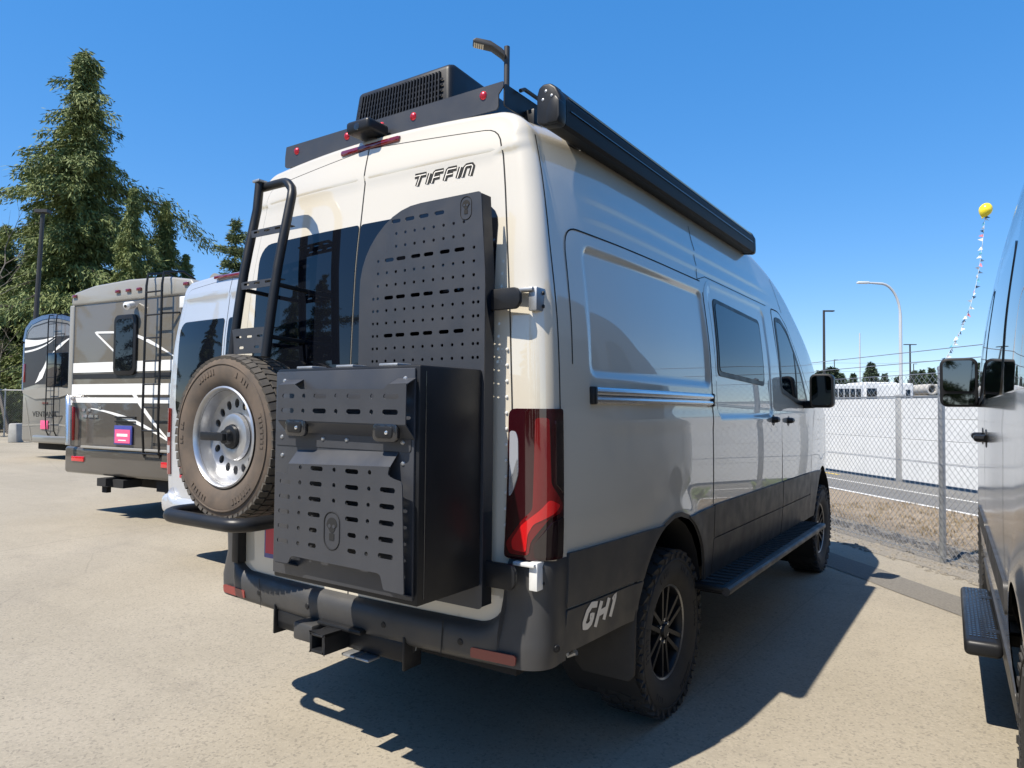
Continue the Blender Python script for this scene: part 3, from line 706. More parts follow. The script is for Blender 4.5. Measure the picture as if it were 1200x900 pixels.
def alloy_rim(parent, rr=.222, face=.09):
    """six twin-spoke black rim; outer face at x=+face"""
    b = MB(); b.lathe([(rr+.008, -.10), (rr-.012, -.095), (rr-.02, -.03), (rr-.024, face-.03), (rr-.012, face-.006), (rr+.004, face), (rr+.01, face-.006), (rr+.006, face-.02)], (0, 0, 0), (1, 0, 0), 60)
    for k in range(6):
        for sg in (-1, 1):
            a = k*math.pi/3; q = Matrix.Rotation(a, 3, 'X')
            b.bar(q @ Vector((face-.03, sg*.018, .05)), q @ Vector((face-.022, sg*.036, rr-.015)), .020, .03, up=q @ Vector((1, 0, 0)))
    b.lathe([(.001, face-.005), (.030, face-.006), (.034, face-.02), (.07, face-.03), (.078, face-.06), (.001, face-.06)], (0, 0, 0), (1, 0, 0), 24)
    b.lathe([(.001, -.02), (.165, -.02), (.165, -.05)], (0, 0, 0), (1, 0, 0), 32)
    o = b.build('rim', ALLOYB, parent, smooth=30)
    g = MB(); g.lathe([(rr-.010, face-.0045), (rr-.002, face+.001), (rr+.006, face-.001)], (0, 0, 0), (1, 0, 0), 60); g.build('rim_lip', ALLOYG, parent)
    nb = MB()
    for k in range(6):
        a = k*math.pi/3+.5; nb.lathe([(.001, face-.012), (.009, face-.014), (.009, face-.03)], (0, .052*math.cos(a), .052*math.sin(a)), (1, 0, 0), 8)
    nb.build('wheel_nut', CHROME, parent)
    return o
def wheel(parent, loc, sg, proto=None):
    """road wheel: tyre and rim under one empty"""
    e = empty('wheel', loc, 0 if sg > 0 else math.pi, parent)
    if proto is None:
        tyre_mesh(.39, .222, .235, parent=e); alloy_rim(e)
    else:
        for ch in proto.children: 
            c = ch.copy(); COL.objects.link(c); c.parent = e
    return e
#PART4
# ------------------------------------------------------------------ cream camper van
V0 = Van()
van = setp(empty('camper_van'), 'tall cream camper van with black roof gear, rear box, ladder and spare wheel', 'van')
V0.body(CREAM, van); V0.underbody(van)
def curve2(p0, p1, p2, n=8): return [tuple((1-t)**2*np.array(p0)+2*t*(1-t)*np.array(p1)+t*t*np.array(p2)) for t in np.linspace(0, 1, n)]
def mirrorx(poly): return [(-a, b) for a, b in poly][::-1]
# rear doors and glass
DOOR = fillet([(.004, .60), (.80, .60), (.80, 1.45), (.785, 1.75), (.758, 2.07), (.722, 2.34), (.690, 2.525), (.004, 2.578)], [0, .05, .1, .1, .1, .1, .07, 0])
RWIN = rrect(.006, 1.30, .715, 2.235, [.02, .10, .09, .015])
for sg in (1, -1):
    ol = DOOR if sg > 0 else mirrorx(DOOR); d = patch('rear_door', ol, V0.B, .003, CREAM, van, h=.045, rim=.006)
    ribbon('panel_seam', ol, V0.B, .001, .010, SEAM, van, closed=True)
    w = patch('rear_window', RWIN if sg > 0 else mirrorx(RWIN), V0.B, .0065, GLASS, d, h=.06, rim=.005)
MB().box((0, -1.078, 2.592), (.36, .05, .028)).build('high_brake_light', REDL, van, bevel=.01)
cm = MB(); cm.box((-.01, -1.10, 2.665), (.14, .13, .055)); cm.box((-.01, -1.05, 2.635), (.05, .06, .03)); c_o = cm.build('rear_camera', BLACK, van, bevel=.018, seg=3)
MB().lathe([(.001, .068), (.016, .066), (.018, .05)], (-.01, -1.10, 2.66), (0, -1, 0), 14).build('camera_lens', GLOSSB, c_o)
# maker lettering on the right rear door: stroked letters
def strokes(name, letters, S, x0, z0, h, w, gap, skew, off, m, parent, width, curvefix=0):
    x = x0
    for ch in letters:
        for st in ch['s']:
            ribbon(name, [(x+a*w*ch['w']+b*skew*h, z0+b*h) for a, b in st], S, off, width, m, parent, h=.01)
        x += w*ch['w']+gap
LT = dict(w=1.25, s=[[(0, 1), (1, 1)], [(.52, 1), (.44, 0)]]); LI = dict(w=.12, s=[[(.5, 1), (.2, 0)]]); LF = dict(w=1.0, s=[[(.05, 0), (.10, .95), (.16, 1), (1.0, 1)], [(.1, .5), (.75, .52)]]); LN = dict(w=.85, s=[[(0, 0), (.05, .85), (.2, 1), (.8, 1), (.97, .85), (.95, 0)]])
lx, lz = V0.on_rear(484, 218); rx, rz_ = V0.on_rear(556, 208)
sc = (rx-lx)/.338
word = empty('lettering', (0, 0, 0), 0, van); WRD = [LT, LI, LF, LF, LI, LN]
for wd, mm, of in ((.022, SEAM, .0045), (.0042, WHITEL, .006)): strokes('letter_stroke', WRD, V0.B, lx, lz-.006, .044, .052*sc, .019*sc, .22, of, mm, word, wd)
# tail lamps
QA = RC*math.pi/2; LAMP = fillet([(-.080, .915), (QA+.010, .915), (QA+.010, 1.452), (-.062, 1.452)], [.02, .01, .012, .03])
def WRp(q, z, off): return V0.W(q, z, off, 1)
def WLp(q, z, off): return V0.W(q, z, off, -1)
LW = QA+.09
def lq(a, b): return (-.080+LW*a, .915+.537*b)
for S in (WRp, WLp):
    L = patch('tail_lamp', LAMP, S, .014, DREDL, van, h=.03, rim=.02)
    patch('clear_lens', fillet([lq(.08, .40), lq(.17, .46), lq(.25, .56), lq(.25, .80), lq(.20, .85), lq(.10, .85)], .02), S, .0165, CLRL, L, h=.02, rim=.004)
    patch('brake_lens', fillet([lq(.03, .10), lq(.30, .25), lq(.48, .33), lq(.52, .94), lq(.72, .94), lq(.74, .50), lq(.96, .36), lq(.93, .31), lq(.72, .28), lq(.55, .18), lq(.46, .12), lq(.44, .03), lq(.10, .03)], .015), S, .016, REDL, L, h=.02, rim=.004)
    patch('bright_lens', fillet([lq(.16, .06), lq(.40, .05), lq(.42, .17), lq(.50, .24), lq(.80, .31), lq(.90, .36), lq(.72, .40), lq(.58, .33), lq(.30, .22), lq(.14, .12)], .012), S, .0175, BRED, L, h=.02, rim=.004)
    patch('smoked_lens', fillet([lq(.52, .02), lq(.98, .02), lq(.98, .28), lq(.76, .25), lq(.58, .15), lq(.50, .10)], .01), S, .018, BLKL, L, h=.02, rim=.004)
    for b0, b1 in ((.50, .92),): patch('smoked_lens', [lq(.82, b0), lq(.97, b0-.06), lq(.97, b1), lq(.82, b1)], S, .0165, BLKL, L, h=.02, rim=.004)
    for k in range(6): ribbon('lens_rib', [lq(.10, .44+k*.018), lq(.17, .48+k*.018), lq(.24, .56+k*.02)], S, .018, .004, STEEL, L)
# rear bumper: one wrapped shell
def bumper(V, m, parent, ztopc=.668, ztops=.912, xs=.775, zb=.525, qend=None, mult=1.0):
    cx = ZW(.6)-PYT(-1.05)-RC; qs = list(np.linspace(QA+.055, 0, 12))+list(np.linspace(-.003, -.20, 40))+list(np.linspace(-.22, -cx, 16)); pts = []
    def ztop(q):
        x = cx+q
        if q >= 0 or x >= xs: return ztops
        d = xs-x; R = .115
        if d < R: return ztopc+R-math.sqrt(max(0, R*R-(R-d)**2)) if d > .004 else ztopc+R-.03+ (ztops-ztopc-R+.03)*(1-d/.004)
        return ztopc
    prof = [(0., .005), (.02, .030), (.12, .046), (.25, .052), (.55, .054), (.74, .050), (.86, .040), (.95, .028), (1., .004)]
    V_ = []; F = []; rows = []
    seq = [(q, 1) for q in qs]+[(q, -1) for q in qs[-2::-1]]
    for q, sg in seq:
        zt = ztop(q); i = len(V_)
        inner = min(1, max(0, (zt-.70)/.2))
        for t, o in prof:
            z = zb+(zt-zb)*t; zz = zb+(ztopc-zb)*t if inner < .01 else z
            oo = o*(1-inner)+inner*(.012+.028*(1-sstep(.60, .74, z)))*(1 if 0 < t < 1 else .2)
            oo *= 1-.55*sstep(QA*.4, QA+.05, q)
            V_.append(V.W(q, z, oo*mult, sg))
        rows.append(i)
    n = len(prof)
    for a, b in zip(rows[:-1], rows[1:]):
        for k in range(n-1): F.append((a+k, b+k, b+k+1, a+k+1))
    mb = MB(); mb.add(V_, F); return mb.build('rear_bumper', m, parent, smooth=48)
bp = bumper(V0, PLAST, van)
for sg in (1, -1):
    S = WRp if sg > 0 else WLp
    patch('reflector', rrect(-.17, .548, .01, .585, .008), lambda q, z, o, S=S: S(q, z, o), .0565, REFL, bp, h=.03, rim=.006)
for x in (-.55, -.2, .25, .62): MB().lathe([(.001, .004), (.011, .003), (.013, 0)], (x, YR+LEAN(.6)+.05*(x/.95)**2-.0535, .595), (0, -1, 0), 14).build('parking_sensor', BLACK, bp)
MB().lathe([(.001, .003), (.012, .002), (.014, -.002)], (V0.W(QA-.02, .60, .035)), (1, -.6, 0), 14).build('parking_sensor', BLACK, bp)
# tow hitch below the bumper
hb = MB(); hb.box((-.03, -1.17, .500), (.78, .075, .085)); ht = hb.build('tow_hitch', BLACK, van, bevel=.012)
MB().box((.355, -1.17, .500), (.012, .10, .13)).build('end_plate', BLACK, ht, bevel=.004); MB().box((-.425, -1.17, .500), (.012, .10, .13)).build('end_plate', BLACK, ht, bevel=.004)
rc = MB()
for dx, dz, sx, sz in ((0, .033, .086, .014), (0, -.033, .086, .014), (.036, 0, .014, .08), (-.036, 0, .014, .08)): rc.box((0+dx, -1.255, .505+dz), (sx, .17, sz))
rc.build('receiver', BLACK, ht, bevel=.004); MB().box((0, -1.16, .507), (.05, .02, .05)).build('receiver_back', DARK, ht)
MB().box((-.15, -1.245, .508), (.12, .09, .075)).build('wiring_socket', PLAST, ht, bevel=.012); MB().box((.02, -1.20, .548), (.26, .10, .022)).build('top_brace', BLACK, ht, bevel=.01)
for x in (.09, .17): MB().box((x, -1.225, .452), (.075, .07, .012)).build('chain_tab', GALV, ht, bevel=.01)
for x in (-.40, .36): MB().tube([(x, -1.16, .50), (x, -1.14, .58)], .006, 6).build('strap', GALV, ht)
for x in (-.35, .33): MB().box((x, -1.05, .54), (.07, .25, .10)).build('hitch_arm', BLACK, ht, bevel=.01)
tl = MB(); tl.tube([tuple(on(667, 768, 'y', -.86)+np.array((-.03, .0, .05))), tuple(on(667, 768, 'y', -.86)), tuple(on(675, 764, 'y', -.86))], .012, 8); tl.build('tow_eye', GALV, van)
# number plate on the left door, mostly behind the spare wheel and the box
np_ = MB(); np_.box((-.40, V0.ry(-.40, .83)-.012, .83), (.30, .012, .155)); po_ = np_.build('number_plate', mat('plate_blue', (.05, .06, .25), .4), van, bevel=.004)
MB().box((-.40, V0.ry(-.40, .83)-.0195, .835), (.27, .004, .12)).build('plate_face', mat('plate_red', (.50, .03, .06), .4), po_)
# side panels, right and left
for S, sg in ((V0.SR, 1), (V0.SL, -1)):
    if sg > 0:
        slider = patch('sliding_door', fillet([(.525, .945), (2.035, .945), (2.045, 1.45), (2.0, 2.10), (1.94, 2.19), (.62, 2.19), (.525, 2.10)], [0, 0, .05, .1, .06, .08, .08]), S, .002, CREAM, van, h=.024, rim=.005)
        V0.seam(S, [(.52, .95), (.52, 2.10)], van, .008); V0.seam(S, [(2.04, .95), (2.05, 1.45)], van, .008)
    fd = patch('front_door', fillet([(2.06, .945), (3.0, .945), (3.10, 1.2), (3.17, 1.48), (2.86, 1.72), (2.45, 2.10), (2.25, 2.19), (2.03, 2.19), (2.03, 1.7)], [0, .04, .05, .05, .05, .1, .05, .05, 0]), S, .002, CREAM, van, h=.03, rim=.005)
    ribbon('panel_seam', fillet([(2.055, .945), (3.005, .945), (3.105, 1.2), (3.18, 1.48), (2.87, 1.725), (2.45, 2.108), (2.25, 2.197), (2.025, 2.197), (2.025, 1.7)], .05), S, .001, .009, SEAM, van, closed=True)
    V0.seam(S, [(-1.04, .93), (-1.045, 1.5), (-1.04, 2.10), (-1.02, 2.50)], van, .006)
    V0.seam(S, [(-.96, 1.62), (-.945, 2.06)]+curve2((-.943, 2.07), (-.935, 2.158), (-.84, 2.158))+[(.50, 2.16)], van, .006)
    V0.seam(S, [(.462, 2.165), (.49, 2.47)], van, .007)
    V0.seam(S, [(.462, 2.165), (.60, 2.20), (1.9, 2.20)], van, .004)
    V0.seam(S, [(2.36, 2.2), (2.20, 2.44)], van, .006)
    if sg > 0: V0.seam(S, [(3.06, .94), (3.06, 1.2), (3.25, 1.46)], van, .006)
    # windows
    ww = patch('side_window', fillet([(.655, 1.645), (1.635, 1.615), (1.66, 2.065), (.70, 2.095)], .05), S, .006, BLACK, van, h=.05, rim=.02)
    patch('pane', fillet([(.685, 1.672), (1.61, 1.645), (1.632, 2.04), (.725, 2.068)], .04), S, .0085, CLEARG, ww, h=.05, rim=.004)
    fw = patch('front_window', fillet([(2.06, 1.60), (2.55, 1.52), (2.93, 1.50), (2.72, 1.76), (2.43, 2.05), (2.26, 2.125), (2.09, 2.125)], .05), S, .004, CLEARG, van, h=.05, rim=.006)
    ribbon('window_trim', fillet([(2.06, 1.60), (2.55, 1.52), (2.93, 1.50), (2.72, 1.76), (2.43, 2.05), (2.26, 2.125), (2.09, 2.125)], .05), S, .0055, .036, BLACK, fw, closed=True)
    ribbon('window_trim', [(2.55, 1.52), (2.56, 1.90)], S, .006, .035, BLACK, fw)
    # lower cladding pieces
    ac, aa, ab, ahh = V0.arch_c, V0.arch_a, V0.arch_b, V0.arch_h
    def arcpt(z, side, c=ac):
        t = max(0, 1-((z-(ahh-ab))/ab)**2); return (c+side*(aa+.004)*math.sqrt(t), z)
    ra = [arcpt(z, -1) for z in np.linspace(.725, .925, 8)]; ra2 = [arcpt(z, -1) for z in np.linspace(.56, .715, 6)]
    patch('cladding_panel', [(-1.0, .725)]+ra+[(-1.0, .925)], S, .012, PLAST, van, h=.04, rim=.016)
    lowq = patch('cladding_panel', [(-1.0, .555)]+ra2+[(-1.0, .715)], S, .014, PLAST, van, h=.04, rim=.016)
    rf = [arcpt(z, 1) for z in np.linspace(.925, .56, 14)]
    patch('cladding_panel', rf+[(.512, .56), (.512, .935)], S, .012, PLAST, van, h=.04, rim=.016)
    fr = [arcpt(z, -1, V0.arches()[1]) for z in np.linspace(.56, .93, 12)]
    for y0, y1, z0, z1 in ((.524, 2.045, .765, .940), (.524, 2.045, .56, .757), (2.062, 2.985, .765, .940), (2.062, 2.985, .56, .757)): patch('cladding_panel', rrect(y0, z0, y1, z1, .006, 2), S, .012, PLAST, van, h=.05, rim=.016)
    patch('cladding_panel', [(3.0, .56)]+fr+[(3.0, .94)], S, .010, PLAST, van, h=.04, rim=.016)
    # mud flap behind the wheel
    fl = MB(); fl.prism([(.70, .80), (.99, .80), (.985, .33), (.96, .30), (.74, .30), (.70, .34)], (0 if sg > 0 else 0, -.475, 0), (sg, 0, 0), (0, .03, 1), .02 if sg > 0 else -.02); fl.build('mud_flap', RUBBER, van, bevel=.006)
    # arch edge
    ribbon('arch_trim', [arcpt(z, -1) for z in np.linspace(.57, ahh-.002, 16)]+[arcpt(z, 1) for z in np.linspace(ahh-.002, .57, 16)], S, .006, .022, CREAM if False else PLAST, van)
ribbon('bumper_seam', [(-.30, .53), (-.30, .66)], WRp, .0555, .005, SEAM, bp); ribbon('bumper_seam', [(-.30, .53), (-.30, .66)], WLp, .0555, .005, SEAM, bp)
# sliding door rail on the right
r_ = MB(); y0, y1 = -.82, .48; ys_ = np.linspace(y0, y1, 12)
for zr, rr_ in ((1.522, .017), (1.489, .016)): r_.tube([(ZW(1.5)-PYT(y)+.004, y, zr) for y in ys_], rr_, 12)
rl = r_.build('sliding_door_rail', CHROME, van, smooth=20)
for y in (y0-.012, y1+.012): MB().box((V0.sx(y, 1.5)+.006, y, 1.505), (.03, .03, .07)).build('rail_end', BLACK, rl, bevel=.006)
# handles
for y, z in ((1.80, 1.385), (2.24, 1.375)):
    x = V0.sx(y, z); h_ = MB(); h_.lathe([(.001, .004), (.036, .003), (.04, -.004)], (x, y, z), (1, 0, 0), 22); ho = h_.build('door_handle', BLACK, van)
    MB().tube([(x+.002, y-.034, z+.004), (x+.022, y-.022, z+.004), (x+.022, y+.022, z+.004), (x+.002, y+.034, z+.004)], .021, 8).build('grip', BLACK, ho)
# lettering low on the rear quarter
def text_on(name, s, S, ca, cb, size, off, m, parent, shear=.25, xs=1., bold=.01, flip=1):
    o = text_obj(name, s, size, m, None, Vector((0, 0, 0)), Matrix.Identity(3), .0, shear, xs, bold); me = o.data
    for v in me.vertices: v.co = S(ca+v.co.x*flip, cb+v.co.y, off)
    o.parent = parent; return o
gy, gz = V0.on_side(698, 716)
GL = [dict(w=.95, s=[[(.95, .92), (.35, 1.0), (.08, .75), (.0, .3), (.12, .06), (.5, .02), (.72, .12), (.78, .46), (.45, .46)]]), dict(w=.85, s=[[(.0, 1.0), (-.02, -.18)], [(.02, .42), (.85, .48)], [(.88, 1.0), (.86, .0)]]), dict(w=.4, s=[[(.1, .8), (.55, 1.02), (.5, .0)]])]
gl = empty('lettering', (0, 0, 0), 0, van); strokes('letter_stroke', GL, V0.SR, gy-.115, gz-.040, .080, .077, .026, .34, .0165, WHITEL, gl, .024)
# running board
for sg in (1, -1):
    rb = MB(); rb.box((sg*1.045, 1.55, .545), (.17, 2.5, .035)); sb = rb.build('running_board', BLACK, van, bevel=.012)
    MB().tube([(sg*1.13, .30, .540), (sg*1.13, 2.8, .540)], .022, 10).build('step_edge', ALLOYG if False else PLAST, sb)
    for y in (.5, 1.5, 2.6): MB().box((sg*.95, y, .50), (.25, .06, .04)).build('step_bracket', BLACK, sb)
    tr_ = MB()
    for k in range(34): tr_.box((sg*1.045, .36+k*.072, .5645), (.12, .03, .006))
    tr_.build('step_tread', RUBBER, sb)['kind'] = 'stuff'
# mirrors
def mirror(parent, p, sg, m=BLACK, w=.20, h=.27, lower=False):
    mb = MB(); x, y, z = p; mb.prism(rrect(-w/2, -h/2, w/2, h/2, .045), (x, y+.09, z), (1, 0, 0), (0, 0, 1), .085); o = mb.build('mirror', m, parent, bevel=.012, seg=2)
    MB().prism(rrect(-w/2+.018, -h/2+(.10 if lower else .02), w/2-.018, h/2-.018, .03), (x, y+.003, z), (1, 0, 0), (0, 0, 1), .006).build('mirror_glass', mat('mirror_glass', (.16, .17, .185), .02, 1.0), o)
    if lower: MB().prism(rrect(-w/2+.018, -h/2+.015, w/2-.018, -h/2+.085, .02), (x, y+.003, z), (1, 0, 0), (0, 0, 1), .006).build('mirror_glass', MATS['mirror_glass'], o)
    MB().bar((x-sg*w*.3, y+.05, z-h*.40), (x-sg*(w*.5+.14), y+.10, z-h*.42), .05, .06).build('mirror_arm', m, o, bevel=.012)
    return o
mirror(van, (1.135, 2.72, 1.612), 1, w=.18); mirror(van, (-1.145, 2.80, 1.615), -1)
# wheels
W0 = wheel(van, (.850, 0, .385), 1)
for x, y, sg in ((.850, 3.665, 1), (-.850, 0, -1), (-.850, 3.665, -1)): wheel(van, (x, y, .385), sg, W0)
MB().box((0, 4.55, .62), (1.66, .32, .42)).build('front_bumper', PLAST, van, bevel=.10, seg=4)

# --- roof rack
RY0 = -1.02; zb_, zt_ = 2.635, 2.742
rack = setp(MB().prism(fillet([(-.663, zb_+.01), (-.65, zb_), (.63, zb_), (.640, zb_+.012), (.640, zb_+.06), (.663, zb_+.085), (.663, zt_), (-.655, zt_), (-.663, zt_-.05)], .004), (0, RY0, 0), (1, 0, 0), (0, 0, 1), .006).build('roof_rack', PLATEM, van), None)
for x in (-.575, -.165 if False else -.22, 0.0, .19, .565):
    MB().lathe([(.001, .010), (.010, .009), (.016, .004), (.018, 0)], (x, RY0-.006, zt_-.035), (0, -1, 0), 12).build('bolt', REDBOLT, rack)
for sg in (-1, 1):
    hs_ = []
    for k in range(9): hs_.append(rrect(-.75+k*.32, 2.668, -.55+k*.32, 2.712, .012))
    plate('side_rail', rrect(RY0, 2.645, 1.95, 2.735, .01), hs_, (sg*.66, 0, 0), (0, 1, 0), (0, 0, 1), .006, BLACK, rack)
    for y in (-.85, .1, 1.0, 1.85): MB().box((sg*.69, y, 2.63), (.05, .06, .09)).build('rack_foot', BLACK, rack, bevel=.006)
    MB().tube([(sg*.68, -.93, 2.735), (sg*.68, -.90, 2.752), (sg*.68, -.72, 2.752), (sg*.68, -.69, 2.735)], .008, 8).build('tie_down', BLACK, rack)
for y in (-.7, -.1, .5, 1.1, 1.7): MB().box((0, y, 2.715), (1.30, .05, .03)).build('crossbar', BLACK, rack, bevel=.006)
# --- air conditioner
acm = MB(); hw = .315
prof = [(-.93, 2.67), (-.90, 2.965), (-.86, 2.985), (-.25, 2.95), (-.05, 2.72), (-.05, 2.67)]
vs = []
for y, z in prof:
    i_ = hw if z < 2.7 else hw-.03
    vs += [(-i_, y, z), (i_, y, z)]
nP = len(prof); fs = [(2*i, 2*i+1, 2*((i+1) % nP)+1, 2*((i+1) % nP)) for i in range(nP)]+[tuple(range(0, 2*nP, 2)), tuple(range(2*nP-1, 0, -2))]
ac_o = MB().add(vs, fs).build('air_conditioner', BLACK, van, bevel=.02, seg=3)
gr = MB()
yb = lambda z: -.93+.03*(z-2.67)/.275-.003
MB().prism([(-.265, 2.70), (.265, 2.70), (.245, 2.94), (-.245, 2.94)], (0, -.9335, 0), (1, 0, 0), (0, .109, 1), -.004).build('grille_back', DARK, ac_o)
for k in range(27):
    x = -.255+k*.0196; gr.bar((x, -.934, 2.705), (x*.93, -.910, 2.938), .007, .014, up=(0, 1, 0))
for z in np.linspace(2.72, 2.90, 8): gr.bar((-.26, -.936+.109*(z-2.70)*1, z), (.26, -.936+.109*(z-2.70), z), .004, .008)
gr.build('grille', BLACK, ac_o)
# --- awning
AP = [(.822, 2.540), (.850, 2.525), (.906, 2.518), (.922, 2.526), (.925, 2.55), (.922, 2.622), (.903, 2.658), (.880, 2.676), (.850, 2.679), (.830, 2.668), (.822, 2.64)]
AY0, AY1 = -.98, 1.58
aw = MB().prism(AP, (0, AY1, 0), (1, 0, 0), (0, 0, 1), AY1-AY0).build('awning', mat('awning_black', (.009, .0092, .010), .55, spec=.2), van, smooth=25)
cx_, cz_ = .872, 2.605
def capoly(k): return [(cx_+(a-cx_)*k, cz_+(b-cz_)*k) for a, b in AP]
ec = MB(); ec.prism(capoly(1.04), (0, AY0, 0), (1, 0, 0), (0, 0, 1), .05); ec_o = ec.build('end_cap', BLACK, aw, bevel=.012, seg=3)
for a, b in ((.863, 2.65), (.888, 2.628), (.85, 2.62)): MB().lathe([(.001, .003), (.005, .002), (.006, 0)], (a, AY0-.05, b), (0, -1, 0), 12).build('screw', GALV, aw)
MB().prism(capoly(1.04), (0, AY1+.05, 0), (1, 0, 0), (0, 0, 1), .05).build('end_cap', BLACK, aw, bevel=.012, seg=3)
MB().box((.9265, .3, 2.585), (.004, 2.5, .004)).build('groove_strip', GLOSSB, aw); MB().box((.9135, .3, 2.642), (.006, 2.5, .005), Matrix.Rotation(.3, 3, 'Y')).build('groove_strip', GLOSSB, aw)
for y in (-.75, .3, 1.4): MB().bar((.70, y, 2.60), (.85, y, 2.54), .06, .04).build('awning_arm', BLACK, aw, bevel=.006)

lr_ = [(.872, 2.520), (.920, 2.518), (.930, 2.54), (.928, 2.60), (.910, 2.622), (.885, 2.60), (.872, 2.57)]; MB().prism(lr_, (0, AY0-.01, 0), (1, 0, 0), (0, 0, 1), .055).build('lead_rail_cap', BLACK, aw, bevel=.006)
# --- carrier panel on the right rear door
PYL = -1.24
pa = fillet([(.108, .74), (.745, .74), (.745, 1.92), (.722, 2.238), (.30, 2.238), (.108, 2.05)], [.02, .02, .05, .015, .16, .16])
zA = on(493, 254, 'y', PYL)[2]; zB = on(488, 421.7, 'y', PYL)[2]; xA = on(444, 318, 'y', PYL)[0]; xB = on(556, 308, 'y', PYL)[0]
dz = (zA-zB)/11; dxx = (xB-xA)/10; holes = []
for r in range(12):
    z = zA-r*dz
    if r % 3 == 0:
        cols = (1.7, 3.2, 4.7, 6.3) if r == 0 else (1.0, 2.3, 3.9, 5.25, 6.9, 8.35)
        for c in cols: holes.append(slot(xA+dxx*(c+.25), z, .048, .015))
        if r == 0: continue
    for c in range(11):
        if r % 3 == 0 and c not in (0, 10): continue
        if r < 3 and (c < 2 or c > 9): continue
        holes.append(circ(xA+dxx*c, z, .0065, 8))
    if r >= 6:
        for c in (-.5, 10.45): holes.append(circ(xA+dxx*c, z, .0065, 8))
panel = plate('carrier_panel', pa, holes, (0, PYL, 0), (1, 0, 0), (0, 0, 1), .004, PLATEM, van)
for p_, q_ in (((.740, .74), (.740, 1.92)), ((.740, 1.92), (.717, 2.236))):
    MB().prism([(p_[1], 0), (q_[1], 0), (q_[1], .085), (p_[1], .085)], (0, 0, 0), (0, 0, 1), (0, 1, 0), .0).v
fl = MB(); 
def flange(pts, d, t=.006):
    m_ = MB()
    for (x0, z0), (x1, z1) in zip(pts[:-1], pts[1:]):
        m_.add([(x0, PYL, z0), (x1, PYL, z1), (x1, PYL+d, z1), (x0, PYL+d, z0), (x0-t, PYL, z0), (x1-t, PYL, z1), (x1-t, PYL+d, z1), (x0-t, PYL+d, z0)], [(0, 1, 2, 3), (7, 6, 5, 4), (0, 4, 5, 1), (3, 2, 6, 7), (0, 3, 7, 4), (1, 5, 6, 2)])
    return m_
flange([(.745, .75), (.745, 1.92), (.724, 2.23)], .055).build('side_flange', BLACK, panel)
# skull badge on the panel: raised ring, skull, jaw
def badge(cx, cz, y, s, parent, m1, m2):
    r_ = MB(); ring = rrect(-.022*s, -.040*s, .022*s, .034*s, .021*s)
    r_.tube([(cx+a, y-.001, cz+b) for a, b in ring], .0012*s, 5, True); r_.build('badge_ring', m1, parent)
    k = MB(); k.prism([(cx+.015*s*math.cos(t)*(1 if math.sin(t) > -.3 else .7), cz+.008*s+.015*s*math.sin(t)) for t in np.linspace(0, 6.28, 20)[:-1]], (0, y, 0), (1, 0, 0), (0, 0, 1), .0015); k.prism(rrect(cx-.007*s, cz-.022*s, cx+.007*s, cz-.008*s, .002), (0, y, 0), (1, 0, 0), (0, 0, 1), .0015); k.build('badge_skull', m1, parent)
    e = MB()
    for sx in (-1, 1): e.prism(circ(cx+sx*.006*s, cz+.006*s, .004*s, 8), (0, y-.0015, 0), (1, 0, 0), (0, 0, 1), .001)
    e.build('badge_eye', m2, parent)
bx, _, bz = on(547, 243, 'y', PYL); badge(bx, bz, PYL-.004, 1.15, panel, SEAM, PLATEM)
# hinge arms and corner brackets
for z, mm, hh in ((1.845, GALV, .085), (.862, WHITEM, .10)):
    h_ = MB(); h_.prism(fillet([(.70, -hh*.45), (.85, -hh*.45), (.868, -hh*.2), (.868, hh*.2), (.85, hh*.45), (.70, hh*.45)], .01), (0, -1.185 if z > 1 else -1.20, z), (1, 0, 0), (0, 0, 1), .02); ho = h_.build('hinge_arm', BLACK, van, bevel=.004)
    yy = YR+.041+LEAN(z)
    MB().box((.905 if z < 1 else .888, yy+.012, z), (.035, .07, hh)).build('hinge_bracket', mm, ho, bevel=.004, seg=2); MB().box((.872 if z < 1 else .85, yy-.022, z+hh*.40), (.09, .03, .014)).build('hinge_bracket', mm, ho, bevel=.004)
    for q in (-1, 1): MB().lathe([(.001, .004), (.007, .003), (.008, 0)], (.924 if z < 1 else .907, yy+.02, z+q*hh*.28), (1, 0, 0), 8).build('screw', BLACK, ho)
# screws on the door edge beside the panel
sc_ = MB()
for k in range(12): sc_.lathe([(.001, .006), (.005, .005), (.006, 0)], (.780, V0.ry(.780, 1.45)-.003, 1.03+k*.058), (0, -1, 0), 8)
sc_.build('edge_screw', WHITEM, van)['kind'] = 'stuff'
# --- storage box
BX0, BX1, BYF, BYB, BZ0, BZ1 = .028, .737, -1.575, -1.243, .822, 1.590
bxm = MB(); bxm.box(((BX0+BX1)/2, (BYF+BYB)/2, (BZ0+BZ1)/2), (BX1-BX0, BYB-BYF, BZ1-BZ0)); box = bxm.build('storage_box', BLACK, van, bevel=.008)
MB().box(((BX0+BX1)/2-.004, BYF-.004, (BZ0+BZ1)/2+.004), (BX1-BX0-.022, .010, BZ1-BZ0-.03)).build('box_door', PLATEM, box, bevel=.003)
for x in (.16, .37, .58): 
    MB().box((x, BYF+.05, BZ1+.004), (.085, .07, .010)).build('hinge', GALV, box, bevel=.003)
MB().tube([(BX1+.001, BYF+.03, BZ0+.02), (BX1+.001, BYF+.03, BZ1-.02)], .002, 6).build('edge_line', GLOSSB, box)
YU = BYF-.050
def P2(px, py, y=YU): p = on(px, py, 'y', y); return (p[0], p[2])
